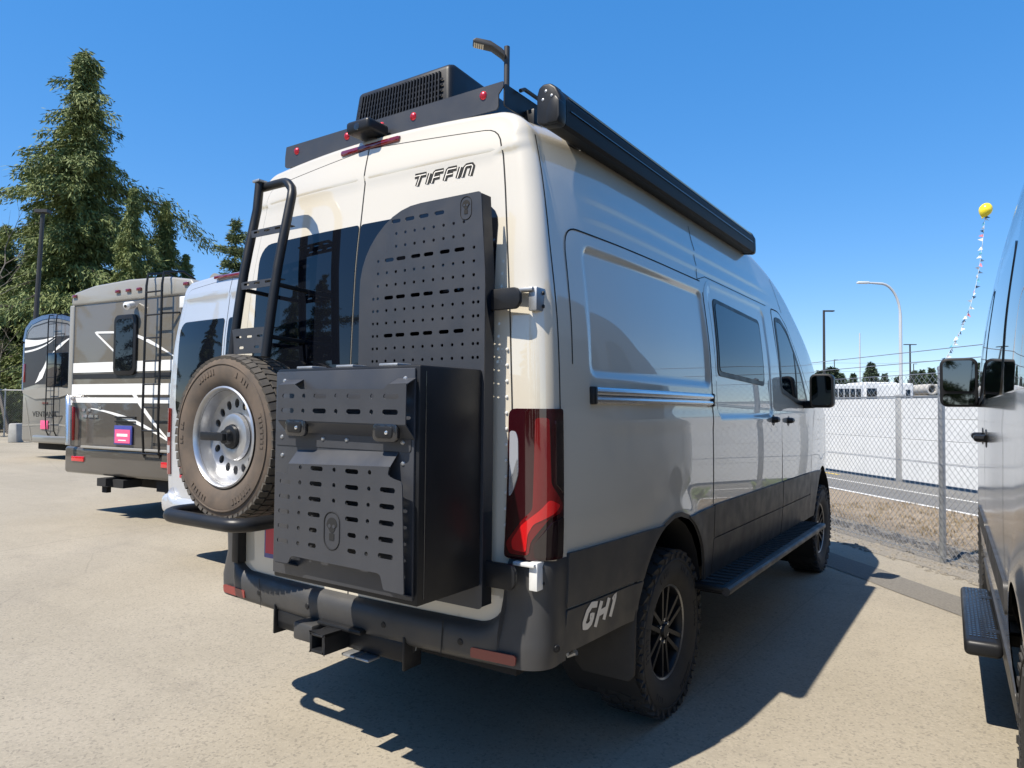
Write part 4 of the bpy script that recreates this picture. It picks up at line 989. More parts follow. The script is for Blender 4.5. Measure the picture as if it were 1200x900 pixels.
# upper slotted plate
uo = fillet([P2(326, 492), P2(327, 451), P2(345, 450), P2(352, 456), P2(450, 456), P2(456, 450), P2(477, 449), P2(476, 498)], [.004, .004, .004, .006, .006, .004, .004, .004])
zc = lambda px, py: P2(px, py)
uh = []
for (px, py) in ((339, 464), (376, 464.2), (415.5, 464.4), (459, 464.6)): uh.append(slot(*zc(px, py), .066, .017))
for (px, py) in ((338, 481), (375, 481.6), (415, 482.4), (458, 483)): uh.append(slot(*zc(px, py), .068, .017))
for (px, py) in ((357, 464), (395, 464), (437, 464.3), (356, 481.5), (394.5, 482), (436, 482.8)): uh.append(circ(*zc(px, py), .0085, 10))
up = plate('upper_plate', uo, uh, (0, YU, 0), (1, 0, 0), (0, 0, 1), .004, PLATEM, box)
def strip(pts, y0, y1, dz=0.):
    """sheet joining plate edge at y0 back to the box at y1"""
    m_ = MB(); t = .004
    (a, b), (c, d) = pts
    m_.add([(a, y0, b), (c, y0, d), (c, y1, d+dz), (a, y1, b+dz), (a, y0, b-t), (c, y0, d-t), (c, y1, d+dz-t), (a, y1, b+dz-t)], [(0, 1, 2, 3), (7, 6, 5, 4), (0, 4, 5, 1), (3, 2, 6, 7), (0, 3, 7, 4), (1, 5, 6, 2)])
    return m_
YD = BYF-.008
strip([P2(327, 451), P2(345, 450.5)], YU, YD, .02).build('plate_return', PLATEM, up); strip([P2(456, 450), P2(477, 449.5)], YU, YD, .02).build('plate_return', PLATEM, up)
ub = [P2(326, 492), P2(476, 498)]; strip(ub, YU, YD, -.045).build('plate_return', PLATEM, up)
zf = ub[0][1]-.045
plate('plate_flange', rrect(BX0+.012, zf-.048, BX1-.025, zf+.004, .012), [], (0, YD, 0), (1, 0, 0), (0, 0, 1), .004, PLATEM, up)
rv = []
for x in (BX0+.05, .30, .42, BX1-.06): rv.append((x, YD-.004, zf-.018))
for x in (BX0+.05, .20, .34, .46, BX1-.06): rv.append((x, BYF-.009, zf-.085))
for x in (BX0+.055, BX1-.055): rv.append((x, BYF-.009, BZ1-.045))
for p in rv: MB().lathe([(.001, .005), (.006, .004), (.008, 0)], p, (0, -1, 0), 10).build('rivet', GALV, box)
for px, py in ((346, 501), (451, 507)):
    x, z = P2(px, py, YU-.002); l = MB(); l.prism(rrect(x-.055, z-.030, x+.055, z+.032, .02), (0, YU+.012, 0), (1, 0, 0), (0, 0, 1), .016); lo = l.build('latch', GLOSSB, box, bevel=.004)
    MB().prism(rrect(x-.04, z-.018, x+.035, z+.020, .012), (0, YU-.002, 0), (1, 0, 0), (0, 0, 1), .006).build('latch_paddle', BLACK, lo, bevel=.003)
    MB().lathe([(.001, .004), (.006, .003), (.007, 0)], (x+.012, YU-.008, z), (0, -1, 0), 12).build('latch_lock', CHROME, lo)
# lower slotted plate
lo_ = fillet([P2(338, 543), P2(457, 547), P2(455, 557), P2(461, 561), P2(472, 565), P2(474, 697), P2(450, 691), P2(446, 672), P2(342, 651), P2(338, 660), P2(322, 657), P2(324, 552), P2(338, 556)], [.004, .004, .01, .01, .015, .008, .008, .015, .015, .008, .006, .01, .01])
lh = []
for r in range(6):
    f0 = r/5.
    def row(px0, py0, px1, py1): return (px0+(px1-px0)*f0, py0+(py1-py0)*f0)
    A = row(372, 549, 366.5, 639); B = row(413, 552.5, 413, 646)
    if r > 0: lh.append(slot(*P2(*row(336, 547, 332, 633.5)), .060, .016)); lh.append(slot(*P2(*row(455.5, 555, 452.5, 652)), .066, .017))
    lh.append(slot(*P2(*A), .062 if r < 4 else .04, .016)); lh.append(slot(*P2(*B), .062 if r < 4 else .04, .016))
    for q in (row(353, 547.5, 350, 636.5), row(434, 553.5, 430, 649)): lh.append(circ(*P2(*q), .008, 8))
    if r < 3: lh.append(circ(*P2(*row(392.5, 550.5, 391, 641)), .008, 8))
lp = plate('lower_plate', lo_, lh, (0, YU, 0), (1, 0, 0), (0, 0, 1), .004, PLATEM, box)
strip([P2(338, 543), P2(457, 547)], YU, YD, .048).build('plate_return', PLATEM, lp)
for pp in ([P2(322, 657), P2(338, 660)], [P2(450, 691), P2(474, 697)]): strip(pp, YU, YD, -.015).build('plate_return', PLATEM, lp)
q_ = [P2(472, 565), P2(474, 697)]
bx, bz = P2(390, 620); badge(bx, bz, YU-.004, 1.7, lp, SEAM, PLATEM)
MB().box(((BX0+BX1)/2, (BYB+PYL)/2+.01, 1.2), (.5, .03, .5)).build('box_mount', BLACK, box)

# --- spare wheel and its carrier
SP = Vector((-.520, -1.335, 1.315)); spw = empty('spare_wheel', SP, 0, van); spw.rotation_euler = (0, 0, -math.pi/2)
tyre_mesh(.358, .215, .222, 'hw', DUSTR, parent=spw, tread=TREADM, nb=58)
st_ = MB(); F_ = .10
st_.lathe([(.218, F_-.008), (.222, F_), (.215, F_+.004), (.208, F_-.004), (.204, F_-.02), (.200, F_-.04), (.192, F_-.075), (.188, F_-.10), (.188, -.10)], (0, 0, 0), (1, 0, 0), 64)
st_.lathe([(.105, .035), (.100, .050), (.080, .056), (.055, .052), (.040, .03), (.001, .03)], (0, 0, 0), (1, 0, 0), 40)
st_.build('rim', STEEL, spw)
hl = []
for k in range(16):
    a = 2*math.pi*k/16; c, s_ = math.cos(a), math.sin(a); e = []
    for t in np.linspace(0, 2*math.pi, 13)[:-1]:
        rr, tt = .148+.021*math.cos(t), .0165*math.sin(t); e.append((rr*c-tt*s_, rr*s_+tt*c))
    hl.append(e)
hl.append(circ(0, 0, .098, 40))
plate('wheel_disc', circ(0, 0, .195, 64), hl, (.018, 0, 0), (0, 1, 0), (0, 0, 1), .012, STEEL, spw)
lk = MB(); lk.lathe([(.001, .095), (.030, .093), (.034, .07), (.05, .066), (.055, .03)], (0, 0, 0), (1, 0, 0), 20); lk.bar((.098, -.02, 0), (.098, .02, 0), .03, .03)
lk.build('lock_nut', BLACK, spw, bevel=.0); MB().bar((.085, -.175, 0), (.085, .03, 0), .022, .036).build('lock_handle', BLACK, spw, bevel=.004)
cr = MB(); zt0 = .972; x0c, x1c, yf, yk = -.80, -.235, -1.545, -1.19
pth = [(x1c, yk, zt0), (x1c, yf+.08, zt0)]+[(x1c-.08*(1-math.cos(t)), yf+.08-.08*math.sin(t), zt0) for t in np.linspace(.2, 1.57, 6)]+[(x0c+.11*(1-math.sin(t)), yf+.11-.11*math.cos(t), zt0) for t in np.linspace(0, 1.4, 7)]+[(x0c, yf+.11, zt0), (x0c, yk, zt0)]
cr.tube(pth, .029, 14); cro = cr.build('spare_carrier', BLACK, van)
MB().bar((x0c, yk, zt0), (x1c, yk, zt0), .05, .05).build('carrier_bar', BLACK, cro, bevel=.006); MB().box((-.54, -1.21, 1.28), (.16, .07, .72)).build('carrier_post', BLACK, cro, bevel=.006)
MB().box((-.76, -1.17, .84), (.05, .05, .28)).build('carrier_leg', BLACK, cro, bevel=.006)
# --- ladder
def lad(x, z):
    y = V0.ry(x, max(z, 1.0))-.14-.06*max(0, (2.4-z)/.7); return (x, y, z)
lz_ = list(np.linspace(1.66, 2.36, 8)); L_ = empty('ladder', (0, 0, 0), 0, van); rt = -.315; lf = -.570
pR = [lad(rt, z) for z in lz_]; tp = lad(rt, 2.36)
arc = [(rt-.11*(1-math.cos(t)), lad(rt, 2.36+.11*math.sin(t))[1]+.03*math.sin(t)**2, 2.36+.11*math.sin(t)) for t in np.linspace(.15, 1.57, 7)]
MB().tube(pR+arc+[(lf-.02, arc[-1][1]+.01, 2.475)], .0205, 12).build('rail_tube', BLACK, L_)
MB().tube([lad(lf, z) for z in lz_]+[lad(lf, 2.49)], .0205, 12).build('rail_tube', BLACK, L_)
MB().box(lad(lf, 2.495), (.05, .05, .012)).build('tube_cap', GALV, L_, bevel=.003)
for z, hh in ((2.235, .032), (1.99, .032), (1.735, .11)):
    ca = lad((rt+lf)/2, z); hs2 = [slot(-.075+.075*k, hh*.18, .040, .010) for k in range(3)]+([slot(-.055+.11*k, -hh*.25, .035, .012) for k in range(2)] if hh > .05 else [])
    plate('rung', rrect(-.128, -hh/2, .128, hh/2, .004), hs2, (ca[0], ca[1]-.002, ca[2]), (1, 0, 0), (0, 0, 1), .004, PLATEM, L_)
    plate('rung_tread', rrect(-.128, 0, .128, .05, .004), [slot(-.075+.075*k, .025, .045, .014) for k in range(3)], (ca[0], ca[1]-.002, ca[2]+hh/2), (1, 0, 0), (0, 1, 0), .003, PLATEM, L_)
for z in (1.98, 1.75):
    for x in (rt, lf): 
        p = lad(x, z); MB().bar(p, (x, V0.ry(x, z)+.01, z-.01), .018, .018).build('standoff', BLACK, L_, bevel=.004)
#PART5
# ------------------------------------------------------------------ silver van parked beside it
V1 = Van(recess=False)
sv = setp(empty('panel_van', (-3.30, 1.58, 0)), 'plain silver panel van parked between the cream camper and the grey motorhome', 'van'); V1.body(SILVER, sv, lod=2); V1.underbody(sv)
for sg in (1, -1):
    ol = DOOR if sg > 0 else mirrorx(DOOR); d = patch('rear_door', ol, V1.B, .003, SILVER, sv, h=.06, rim=.006); ribbon('panel_seam', ol, V1.B, .001, .010, SEAM, sv, closed=True)
    w_ = rrect(.03, 1.30, .755, 2.22, [.03, .16, .10, .03]); patch('rear_window', w_ if sg > 0 else mirrorx(w_), V1.B, .0065, GLASS, d, h=.06, rim=.005)
    S = (lambda q, z, o, sg=sg: V1.W(q, z, o, sg)); tl_ = patch('tail_lamp', fillet([(-.035, .80), (QA-.02, .80), (QA-.02, 1.42), (-.03, 1.42)], .012), S, .012, REDL, sv, h=.03, rim=.02)
    patch('clear_lens', rrect(-.025, 1.0, .10, 1.07, .01), S, .014, CLRL, tl_, h=.03, rim=.004); patch('smoked_lens', rrect(-.025, 1.15, .10, 1.19, .01), S, .014, SILVER, tl_, h=.03, rim=.004)
    V1.seam(V1.SR if sg > 0 else V1.SL, [(-1.0, .6), (-1.0, 2.4)], sv)
b1 = bumper(V1, SILVER, sv, ztopc=.60, ztops=.62, zb=.44, mult=1.25)
patch('reflector', rrect(-.06, .50, .06, .56, .008), lambda q, z, o: V1.W(q, z, o, -1), .060, BRED, b1, h=.03, rim=.006)
MB().box((0, -1.1, 2.60), (.5, .05, .03)).build('high_brake_light', REDL, sv, bevel=.01)
MB().box((-.46, V1.ry(-.46, .83)-.012, .86), (.31, .012, .155)).build('number_plate', MATS['plate_red'], sv, bevel=.004)
W1 = wheel(sv, (.84, 0, .40), 1, W0)
for x, y, sg in ((.84, 3.665, 1), (-.84, 0, -1), (-.84, 3.665, -1)): wheel(sv, (x, y, .40), sg, W0)
mirror(sv, (-1.145, 2.80, 1.615), -1); mirror(sv, (1.145, 2.80, 1.615), 1)

# ------------------------------------------------------------------ motorhomes
RVG = mat('rv_taupe', (.122, .108, .085), .35, coat=.5, noise=(2, (.125, .115, .096), .5)); RVD = mat('rv_dark_taupe', (.066, .058, .049), .3, coat=.7, noise=(2, (.075, .067, .057), .6)); RVL = mat('rv_light', (.25, .24, .215), .4, coat=.4)
def rrbox(name, x0, x1, y0, y1, z0, z1, r, m, parent, seg=4): 
    mb = MB(); mb.box(((x0+x1)/2, (y0+y1)/2, (z0+z1)/2), (x1-x0, y1-y0, z1-z0)); return mb.build(name, m, parent, bevel=r, seg=seg)
def ladder_rv(parent, x, y, z0, z1, w=.30, kick=.22, n=8):
    L = empty('ladder', (0, 0, 0), 0, parent)
    for sx in (-w/2, w/2): MB().tube([(x+sx-.05, y+.02, z0), (x+sx, y-.06, z0+.12), (x+sx+.02, y-.10, z0+kick+.25), (x+sx+.03, y-.10, z1-.15), (x+sx+.03, y-.08, z1), (x+sx+.03, y+.18, z1+.05), (x+sx+.03, y+.35, z1-.02)], .015, 8).build('ladder_rail', BLACK, L)
    for k in range(n):
        z = z0+.12+(z1-z0-.35)*k/(n-1); f = min(1, (z-z0)/.47); MB().tube([(x-w/2-.03+.05*f, y-.07-.03*f, z), (x+w/2+.01+.05*f-.02, y-.07-.03*f, z)], .011, 6).build('rung', BLACK, L)
    for z in (z0+.5, z1-.5): MB().bar((x+w/2+.03, y-.09, z), (x+w/2+.22, y+.01, z+.01), .02, .02).build('standoff', BLACK, L)
    return L
rv = setp(empty('motorhome', (-6.80, 1.40, .03), math.radians(5.4)), 'grey and brown motorhome with white stripes, rear ladder and small dark window', 'motorhome')
HW, RZ0, RZ1 = 1.25, .52, 3.02
rrbox('body', -HW, HW, 0, 7.2, .84, 2.80, .05, RVG, rv); rrbox('lower_body', -HW+.002, HW-.002, -.012, 7.0, .50, 1.50, .05, RVD, rv)
rrbox('rear_bumper', -HW-.01, HW+.01, -.06, .5, .50, .86, .05, RVD, rv)
cp = MB(); cpts = [(-HW-.012, 2.74), (-HW-.012, 2.87)]+[(-HW+.02+.12*k, 2.93+.11*math.sin(math.pi*(.12+.38*k/20))) for k in range(0, 21)]; 
cpts = [(-HW-.012, 2.74), (-HW-.012, 2.84), (-HW+.06, 2.92), (-HW+.5, 2.985), (0, 3.01), (HW-.5, 2.985), (HW-.06, 2.92), (HW+.012, 2.84), (HW+.012, 2.74)]
cp.prism(cpts, (0, 7.2, 0), (1, 0, 0), (0, 0, 1), 7.22); cp.build('roof_cap', RVL, rv, bevel=.03, seg=3)
for sx in (-1, 1): rrbox('corner_trim', sx*HW-.05, sx*HW+.05, -.02, .08, .86, 2.75, .02, RVL, rv)
for x in (-1.17, -.22, 0, .22, 1.12): rrbox('marker_light', x-.045, x+.045, -.045, 0, 2.845, 2.885, .01, REDL, rv)
def rvs(name, pts, w, m, off=-.006, z=None):
    return ribbon(name, pts, lambda a, b, o: (a, o, b), off, w, m, rv)
DW = mat('stripe_white', (.72, .72, .70), .4, coat=.4); DB = mat('stripe_black', (.02, .02, .022), .4, coat=.4)
rvs('stripe', [(-HW+.05, 1.90), (HW-.05, 1.90)], .13, DW); rvs('stripe', [(-HW+.05, 1.60), (HW-.05, 1.60)], .16, DW, -.016); rvs('stripe', [(-HW+.05, 1.785), (HW-.05, 1.785)], .06, DB); rvs('stripe', [(-HW+.05, 1.47), (HW-.05, 1.47)], .07, DW, -.0165); rvs('stripe', [(-HW+.05, 1.525), (HW-.05, 1.525)], .03, RVD, -.017)
def curve(p0, p1, p2, n=14): return [tuple((1-t)**2*np.array(p0)+2*t*(1-t)*np.array(p1)+t*t*np.array(p2)) for t in np.linspace(0, 1, n)]
rvs('swoosh', [(-.30, 2.10), (-.72, 2.36), (-.10, 2.34)], .028, DW); rvs('swoosh', curve((-.05, 2.34), (.45, 2.22), (.95, 1.98)), [.03, .045, .01], DW)
rvs('swoosh', curve((-.75, 1.36), (.2, 1.28), (.98, .92)), [.012, .05, .012], DW, -.0168); rvs('swoosh', curve((.10, 1.60), (.55, 1.15), (.98, .92)), [.06, .05, .01], DW, -.0172)
wn = MB().prism(rrect(-.28, 1.79, .18, 2.56, .09), (0, -.002, 0), (1, 0, 0), (0, 0, 1), .03).build('window', BLACK, rv, bevel=.006); MB().prism(rrect(-.225, 1.845, .125, 2.505, .06), (0, -.031, 0), (1, 0, 0), (0, 0, 1), .004).build('pane', GLASS, wn)
for sx in (-1, 1):
    l_ = rrbox('tail_lamp', sx*1.17-.055, sx*1.17+.055, -.05, .02, .93, 1.38, .02, BRED, rv); rrbox('reverse_lens', sx*1.17-.045, sx*1.17+.045, -.058, -.05, .93, 1.02, .003, CLRL, l_)
    rrbox('reflector', sx*.93-.14, sx*.93+.14, -.075, -.05, .66, .73, .01, BRED, rv)
MB().tube([(-1.17, .02, 1.50), (-1.12, -.10, 1.50), (-1.05, -.13, 1.40), (-1.04, -.13, .88)], .038, 10).build('ladder_bar', CHROME, rv)
ladder_rv(rv, .62, -.02, .70, 3.02)
MB().box((-.30 if False else .15, -.06, .86), (2.0, .05, .035)).build('bumper_lip', RVL, rv, bevel=.01)
pl_ = MB(); pl_.box((-.02, -.03, 1.03), (.36, .02, .24)); plo = pl_.build('number_plate', MATS['plate_blue'], rv, bevel=.005); MB().box((-.02, -.043, 1.015), (.31, .004, .17)).build('plate_face', mat('plate_pink', (.72, .10, .22), .4), plo)
for k, (a, b, c) in enumerate(((-.13, .09, 1.03), (-.10, .06, .965))): MB().box(((a+b)/2, -.0465, c), (b-a, .002, .035 if k == 0 else .014)).build('plate_band', DW, plo)
for a, w_, z in ((-.55+.0, .06, 1.37), (-.88, .10, 1.26), (-.74, .10, 1.26), (-.62, .06, 1.26), (-.90, .05, 1.34), (-.78, .06, 1.34)): MB().box((a, -.02, z), (w_, .01, .035)).build('badge_letter', CHROME, rv)
for z in (1.255, 1.20): MB().box((.0, -.022, z), (.42, .02, .018)).build('plate_lamp_trim', BLACK, rv)
cmr = MB(); cmr.lathe([(.001, -.06), (.045, -.05), (.05, .06), (.02, .08)], (.12, -.08, 2.66), (.3, -1, -.3), 14); cmr.build('rear_camera', WHITEM, rv)
hh_ = MB(); hh_.box((-.20, .05, .42), (.55, .25, .10)); hh_.box((-.20, -.06, .44), (.10, .2, .10)); hh_.box((-.42, .02, .36), (.10, .06, .16)); hh_.build('tow_hitch', DARK, rv); hh_ = MB(); hh_.box((.95, .2, .42), (.8, .3, .14)); hh_.box((1.0, .1, .33), (.14, .08, .16)); hh_.build('exhaust_box', DARK, rv)
rrbox('side_box', 1.0, 1.10, -.03, .0, 2.58, 2.72, .01, WHITEM, rv); MB().tube([(1.05, -.02, 2.6), (1.03, -.02, 2.0), (1.05, -.02, 1.2)], .008, 6).build('cable', BLACK, rv)
rrbox('wall_box', 1.02, 1.12, -.03, .0, 2.12, 2.24, .01, WHITEM, rv)
awt = MB(); awt.tube([(HW+.14, .15, 2.90), (HW+.14, 4.5, 2.90)], .10, 16); awt.build('awning', RVL, rv)
for x in (-1.05, 1.05):
    for y in (1.6, 5.6):
        w_ = empty('wheel', (x, y, .40), 0 if x > 0 else math.pi, rv)
        for ch in W0.children: c = ch.copy(); COL.objects.link(c); c.parent = w_
rrbox('chassis', -.9, .9, .4, 6.8, .32, .62, .02, DARK, rv)
# far motorhome
fv = setp(empty('motorhome', (-18.0, 5.15, 0), math.radians(5)), 'silver grey coach with blue roof edge and dark window, half hidden behind another motorhome', 'motorhome')
fs_ = mat('coach_silver', (.19, .186, .172), .3, .2, coat=.6); fb_ = mat('coach_blue', (.05, .09, .19), .3, coat=.7)
fo = [(-1.27, .42), (-1.28, 1.5), (-1.25, 3.1), (-1.15, 3.42), (-.9, 3.60), (-.4, 3.70), (0, 3.72), (.4, 3.70), (.9, 3.60), (1.15, 3.42), (1.25, 3.1), (1.28, 1.5), (1.27, .42)]
MB().prism(fo, (0, 10, 0), (1, 0, 0), (0, 0, 1), 10).build('body', fs_, fv, bevel=.08, seg=3)
SF = lambda a, b, o: (a, -o, b)
patch('upper_panel', fillet([(-1.2, 1.85), (-.6, 1.95), (.6, 1.95), (1.2, 1.85), (1.19, 3.05), (1.05, 3.36), (.8, 3.50), (0, 3.60), (-.8, 3.50), (-1.05, 3.36), (-1.19, 3.05)], .05), SF, .006, mat('coach_dark', (.03, .028, .03), .3), fv, h=.3, rim=.01)
ribbon('roof_edge', fo[2:11], SF, .010, .11, fb_, fv); ribbon('edge_stripe', [(-1.235, 3.05), (-1.25, 1.8)], SF, .010, .07, fb_, fv)
patch('cap_panel', fillet([(-1.08, 3.18), (1.08, 3.18), (1.0, 3.36), (.8, 3.46), (0, 3.56), (-.8, 3.46), (-1.0, 3.36)], .04), SF, .009, mat('coach_grey', (.14, .135, .14), .3, coat=.8), fv, h=.3, rim=.004)
ribbon('swoosh', curve((-1.15, 3.02), (-.2, 3.0), (.30, 3.22)), [.20, .14, .01], SF, .012, DW, fv) if False else ribbon('swoosh', curve((-1.18, 3.05), (-.3, 3.0), (.28, 3.2)), SF, .013, [.22, .12, .01], DW, fv)
ribbon('swoosh', curve((-1.18, 2.82), (-.3, 2.86), (.28, 3.14)), SF, .013, [.05, .05, .01], DW, fv); ribbon('swoosh', curve((-.62, 1.98), (-.25, 2.2), (-.1, 2.55)), SF, .013, [.01, .20, .06], DW, fv); ribbon('swoosh', curve((.15, 2.75), (.5, 2.95), (.9, 3.1)), SF, .013, [.02, .10, .03], DW, fv)
MB().prism(rrect(-.10, 1.88, .95, 2.75, .08), (0, -.008, 0), (1, 0, 0), (0, 0, 1), .02).build('window', GLASS, fv, bevel=.004)
patch('brow', fillet([(-1.2, 1.80), (-.3, 1.86), (.6, 1.86), (1.2, 1.80), (1.2, 1.72), (.5, 1.60), (-.6, 1.56), (-1.2, 1.72)], .04), SF, .03, RVL, fv, h=.3, rim=.03)
text_on('lettering', 'VENTANA', lambda a, b, o: (a, -o, b), -.15, 1.16, .20, .006, GLOSSB, fv, 0., 1.25, 0.)
ribbon('crease_line', [(-1.2, .86), (.3, .92), (1.2, .86)], SF, .008, .05, RVL, fv); ribbon('crease_line', [(-1.12, 1.6), (-.75, .46)], SF, .008, .03, RVL, fv)
rrbox('number_plate', -.28, .06, -.03, 0, .78, 1.0, .004, MATS['plate_pink'], fv); rrbox('rear_bumper', -.55, 1.2, -.10, .3, .42, .62, .05, fs_, fv)
rrbox('vent', -.25, .0, -.02, 0, 1.43, 1.48, .004, mat('vent_brown', (.12, .05, .04), .5), fv); ladder_rv(fv, .28, -.02, .62, 3.72, .36, n=9)
for sx in (-1, 1): rrbox('tail_lamp', sx*1.18-.05, sx*1.18+.05, -.02, .02, 2.0, 2.5, .01, REDL, fv)
rrbox('chassis', -1.0, 1.0, .3, 9.5, .22, .5, .02, DARK, fv)
for x in (-1.05, 1.05):
    for y in (2.4, 8.2):
        w_ = empty('wheel', (x, y, .45), 0 if x > 0 else math.pi, fv); w_.scale = (1.15,)*3
        for ch in W0.children: c = ch.copy(); COL.objects.link(c); c.parent = w_
# ------------------------------------------------------------------ grey van close on the right
V2 = Van(extra=0., recess=False, sill=.33)
gv = setp(empty('panel_van', (3.287, -.65, 0), math.radians(2.35)), 'dark grey metallic van close beside the cream camper, with large black door mirror', 'van'); V2.arch_b = .55; V2.body(GREYP, gv, lod=2); V2.underbody(gv)
bumper(V2, PLAST, gv, zb=.36)
for sg in (1, -1):
    ol = DOOR if sg > 0 else mirrorx(DOOR); d = patch('rear_door', ol, V2.B, .003, GREYP, gv, h=.06, rim=.006); ribbon('panel_seam', ol, V2.B, .001, .010, SEAM, gv, closed=True); patch('rear_window', RWIN if sg > 0 else mirrorx(RWIN), V2.B, .0065, GLASS, d, h=.06, rim=.005)
    patch('tail_lamp', LAMP, (lambda q, z, o, sg=sg: V2.W(q, z, o, sg)), .014, DREDL, gv, h=.03, rim=.02)
    S = V2.SL if sg < 0 else V2.SR; E_ = V2.ex
    patch('side_window', rrect(-.75, 1.52, .42, 2.10, .08), S, .006, CLEARG, gv, h=.07, rim=.006); patch('side_window', rrect(.58, 1.52, 1.90, 2.10, .08), S, .006, CLEARG, gv, h=.07, rim=.006)
    fw = patch('front_window', fillet([(2.06, 1.55), (2.54, 1.52), (2.94, 1.50), (2.72, 1.76), (2.43, 2.05), (2.26, 2.125), (2.09, 2.125)], .05), S, .005, CLEARG, gv, h=.05, rim=.006)
    ribbon('window_trim', fillet([(2.06, 1.55), (2.54, 1.52), (2.94, 1.50), (2.72, 1.76), (2.43, 2.05), (2.26, 2.125), (2.09, 2.125)], .05), S, .006, .03, BLACK, fw, closed=True); ribbon('window_trim', [(2.54, 1.52), (2.56, 1.95)], S, .007, .045, BLACK, fw)
    for y in (.50, 1.98): V2.seam(S, [(y, .6), (y, 2.2)], gv, .008)
    mo = patch('side_moulding', rrect(.46, .74, 1.94, .86, .03), S, .010, PLAST, gv, h=.05, rim=.024); patch('side_moulding', rrect(2.02, .74, 2.92, .86, .03), S, .010, PLAST, gv, h=.05, rim=.024)
    patch('sill_cladding', rrect(.40, .335, 3.05, .50, .02), S, .008, PLAST, gv, h=.06, rim=.016)
    for y, z in ((1.80, 1.32), (2.22, 1.32)):
        x = V2.sx(y, z)*sg; ho = MB().lathe([(.001, .006), (.046, .004), (.05, -.004)], (x, y, z), (sg, 0, 0), 20).build('door_handle', BLACK, gv); MB().tube([(x+sg*.004, y-.06, z), (x+sg*.04, y-.035, z), (x+sg*.04, y+.03, z), (x+sg*.006, y+.055, z)], .019, 8).build('grip', BLACK, ho)
    stp = MB(); stp.box((sg*1.035, 1.78, .405), (.145, 1.15, .07)); so = stp.build('side_step', BLACK, gv, bevel=.022, seg=3); trd = MB()
    for k in range(7):
        for j in range(28): trd.box((sg*(.985+k*.016), .97+.32+j*.037, .4415), (.010, .016, .005))
    trd.build('step_tread', GLOSSB, so)['kind'] = 'stuff'
    for y in (1.4, 2.1): MB().box((sg*.92, y, .42), (.2, .06, .05)).build('step_bracket', BLACK, so)
    flp = MB(); flp.prism([(.74, .70), (.99, .70), (.985, .20), (.95, .17), (.76, .17), (.74, .2)], (0, -.49, 0), (sg, 0, 0), (0, 0, 1), .02*sg); flp.build('mud_flap', RUBBER, gv)
mirror(gv, (-1.10, 2.72, 1.642), -1, lower=True, w=.207, h=.312); mirror(gv, (1.10, 2.72, 1.642), 1, lower=True, w=.207, h=.312)
for x, y, sg in ((.85, V2.arch_c, 1), (.85, V2.arches()[1], 1), (-.85, V2.arch_c, -1), (-.85, V2.arches()[1], -1)): wheel(gv, (x, y, .39), sg, W0)
# ------------------------------------------------------------------ lamp posts, pennants, things beyond the fence
POLEG = mat('pole_grey', (.55, .56, .56), .5, .3); POLED = mat('pole_dark', (.03, .028, .027), .5)
def lampdepth(px, top, d): return 1.455+(482-(1200-px)*.0096*.0-top)*d/FPX
def lamp(px, top, d, kind, m, label, r=.06):
    x, y, _ = gxy(px, d); h = 1.455+(480-top)*d/FPX; o = setp(empty('street_lamp', (x, y, 0), YAW), label, 'lamp post', 'lamp posts around the lot')
    if kind == 'curve':
        arc = [(-.9*h*.13*(1-math.cos(t)), 0, h*.78+h*.2*math.sin(t)) for t in np.linspace(0, 1.5, 9)]
        MB().tube([(0, 0, 0), (0, 0, h*.4), (0, 0, h*.78)]+arc[1:]+[(-h*.2, 0, h*.985)], [r*1.3, r*1.1, r]+[r*.8]*8+[r*.6], 10).build('pole', m, o)
        MB().box((-h*.225, 0, h*.985), (h*.07, .2, .09)).build('lamp_head', WHITEM, o, bevel=.03)
    else:
        MB().tube([(0, 0, 0), (0, 0, h)], [r*1.1, r*.8], 10).build('pole', m, o)
        for sx in ((1,) if kind == 'right' else (-1,) if kind == 'left' else (-1, 1)):
            MB().box((sx*.35, 0, h-.05), (.62, .26, .08)).build('lamp_head', m, o, bevel=.02)
    return o
lamp(1056, 326, 30, 'curve', POLEG, 'pale lamp post with a long curved arm beyond the white fence', .065)
lamp(966, 362, 46, 'right', POLED, 'dark straight lamp post with one head above the cream van mirror', .09)
lamp(1067, 401, 75, 'both', POLED, 'dark lamp post with two heads beyond the white fence', .10)
lamp(978, 420, 130, 'right', POLED, 'tiny far lamp post rising between the far trees', .10); lamp(1071, 424, 135, 'right', POLED, 'tiny far lamp post beside the twin headed one', .10)
fpole = MB(); x, y, _ = gxy(1008, 70); fpole.tube([(0, 0, 0), (0, 0, 9.2)], [.09, .06], 8); fo_ = fpole.build('flag_pole', POLEG); fo_.location = (x, y, 0); setp(fo_, 'thin pale bare pole standing beyond the white fence', 'pole')
# LED lamp behind the camper roof
x, y, _ = gxy(590, 12.5); hL = 1.455+(477-46)*12.5/FPX; ll = setp(empty('street_lamp', (x, y, 0), YAW+.1), 'black LED lamp post rising behind the cream camper roof', 'lamp post', 'lamp posts around the lot')
MB().tube([(0, 0, 0), (0, 0, hL-.02)], .052, 12).build('pole', POLED, ll)
hd = MB(); hd.prism([(-.04, -.16), (-.10, -.10), (-.30, .02), (-.56, .06), (-.62, .02), (-.60, -.02), (-.28, -.08), (-.10, -.20), (-.04, -.26)], (0, .11, hL), (1, 0, 0), (0, 0, 1), .22); ho = hd.build('lamp_head', POLED, ll, bevel=.01)
for k in range(5): MB().box((-.585+k*.037, .0, hL-.028-.0065*k), (.026, .17, .012), Matrix.Rotation(.18, 3, 'Y')).build('led_bar', mat('led_lens', (.62, .55, .42), .4), ho)
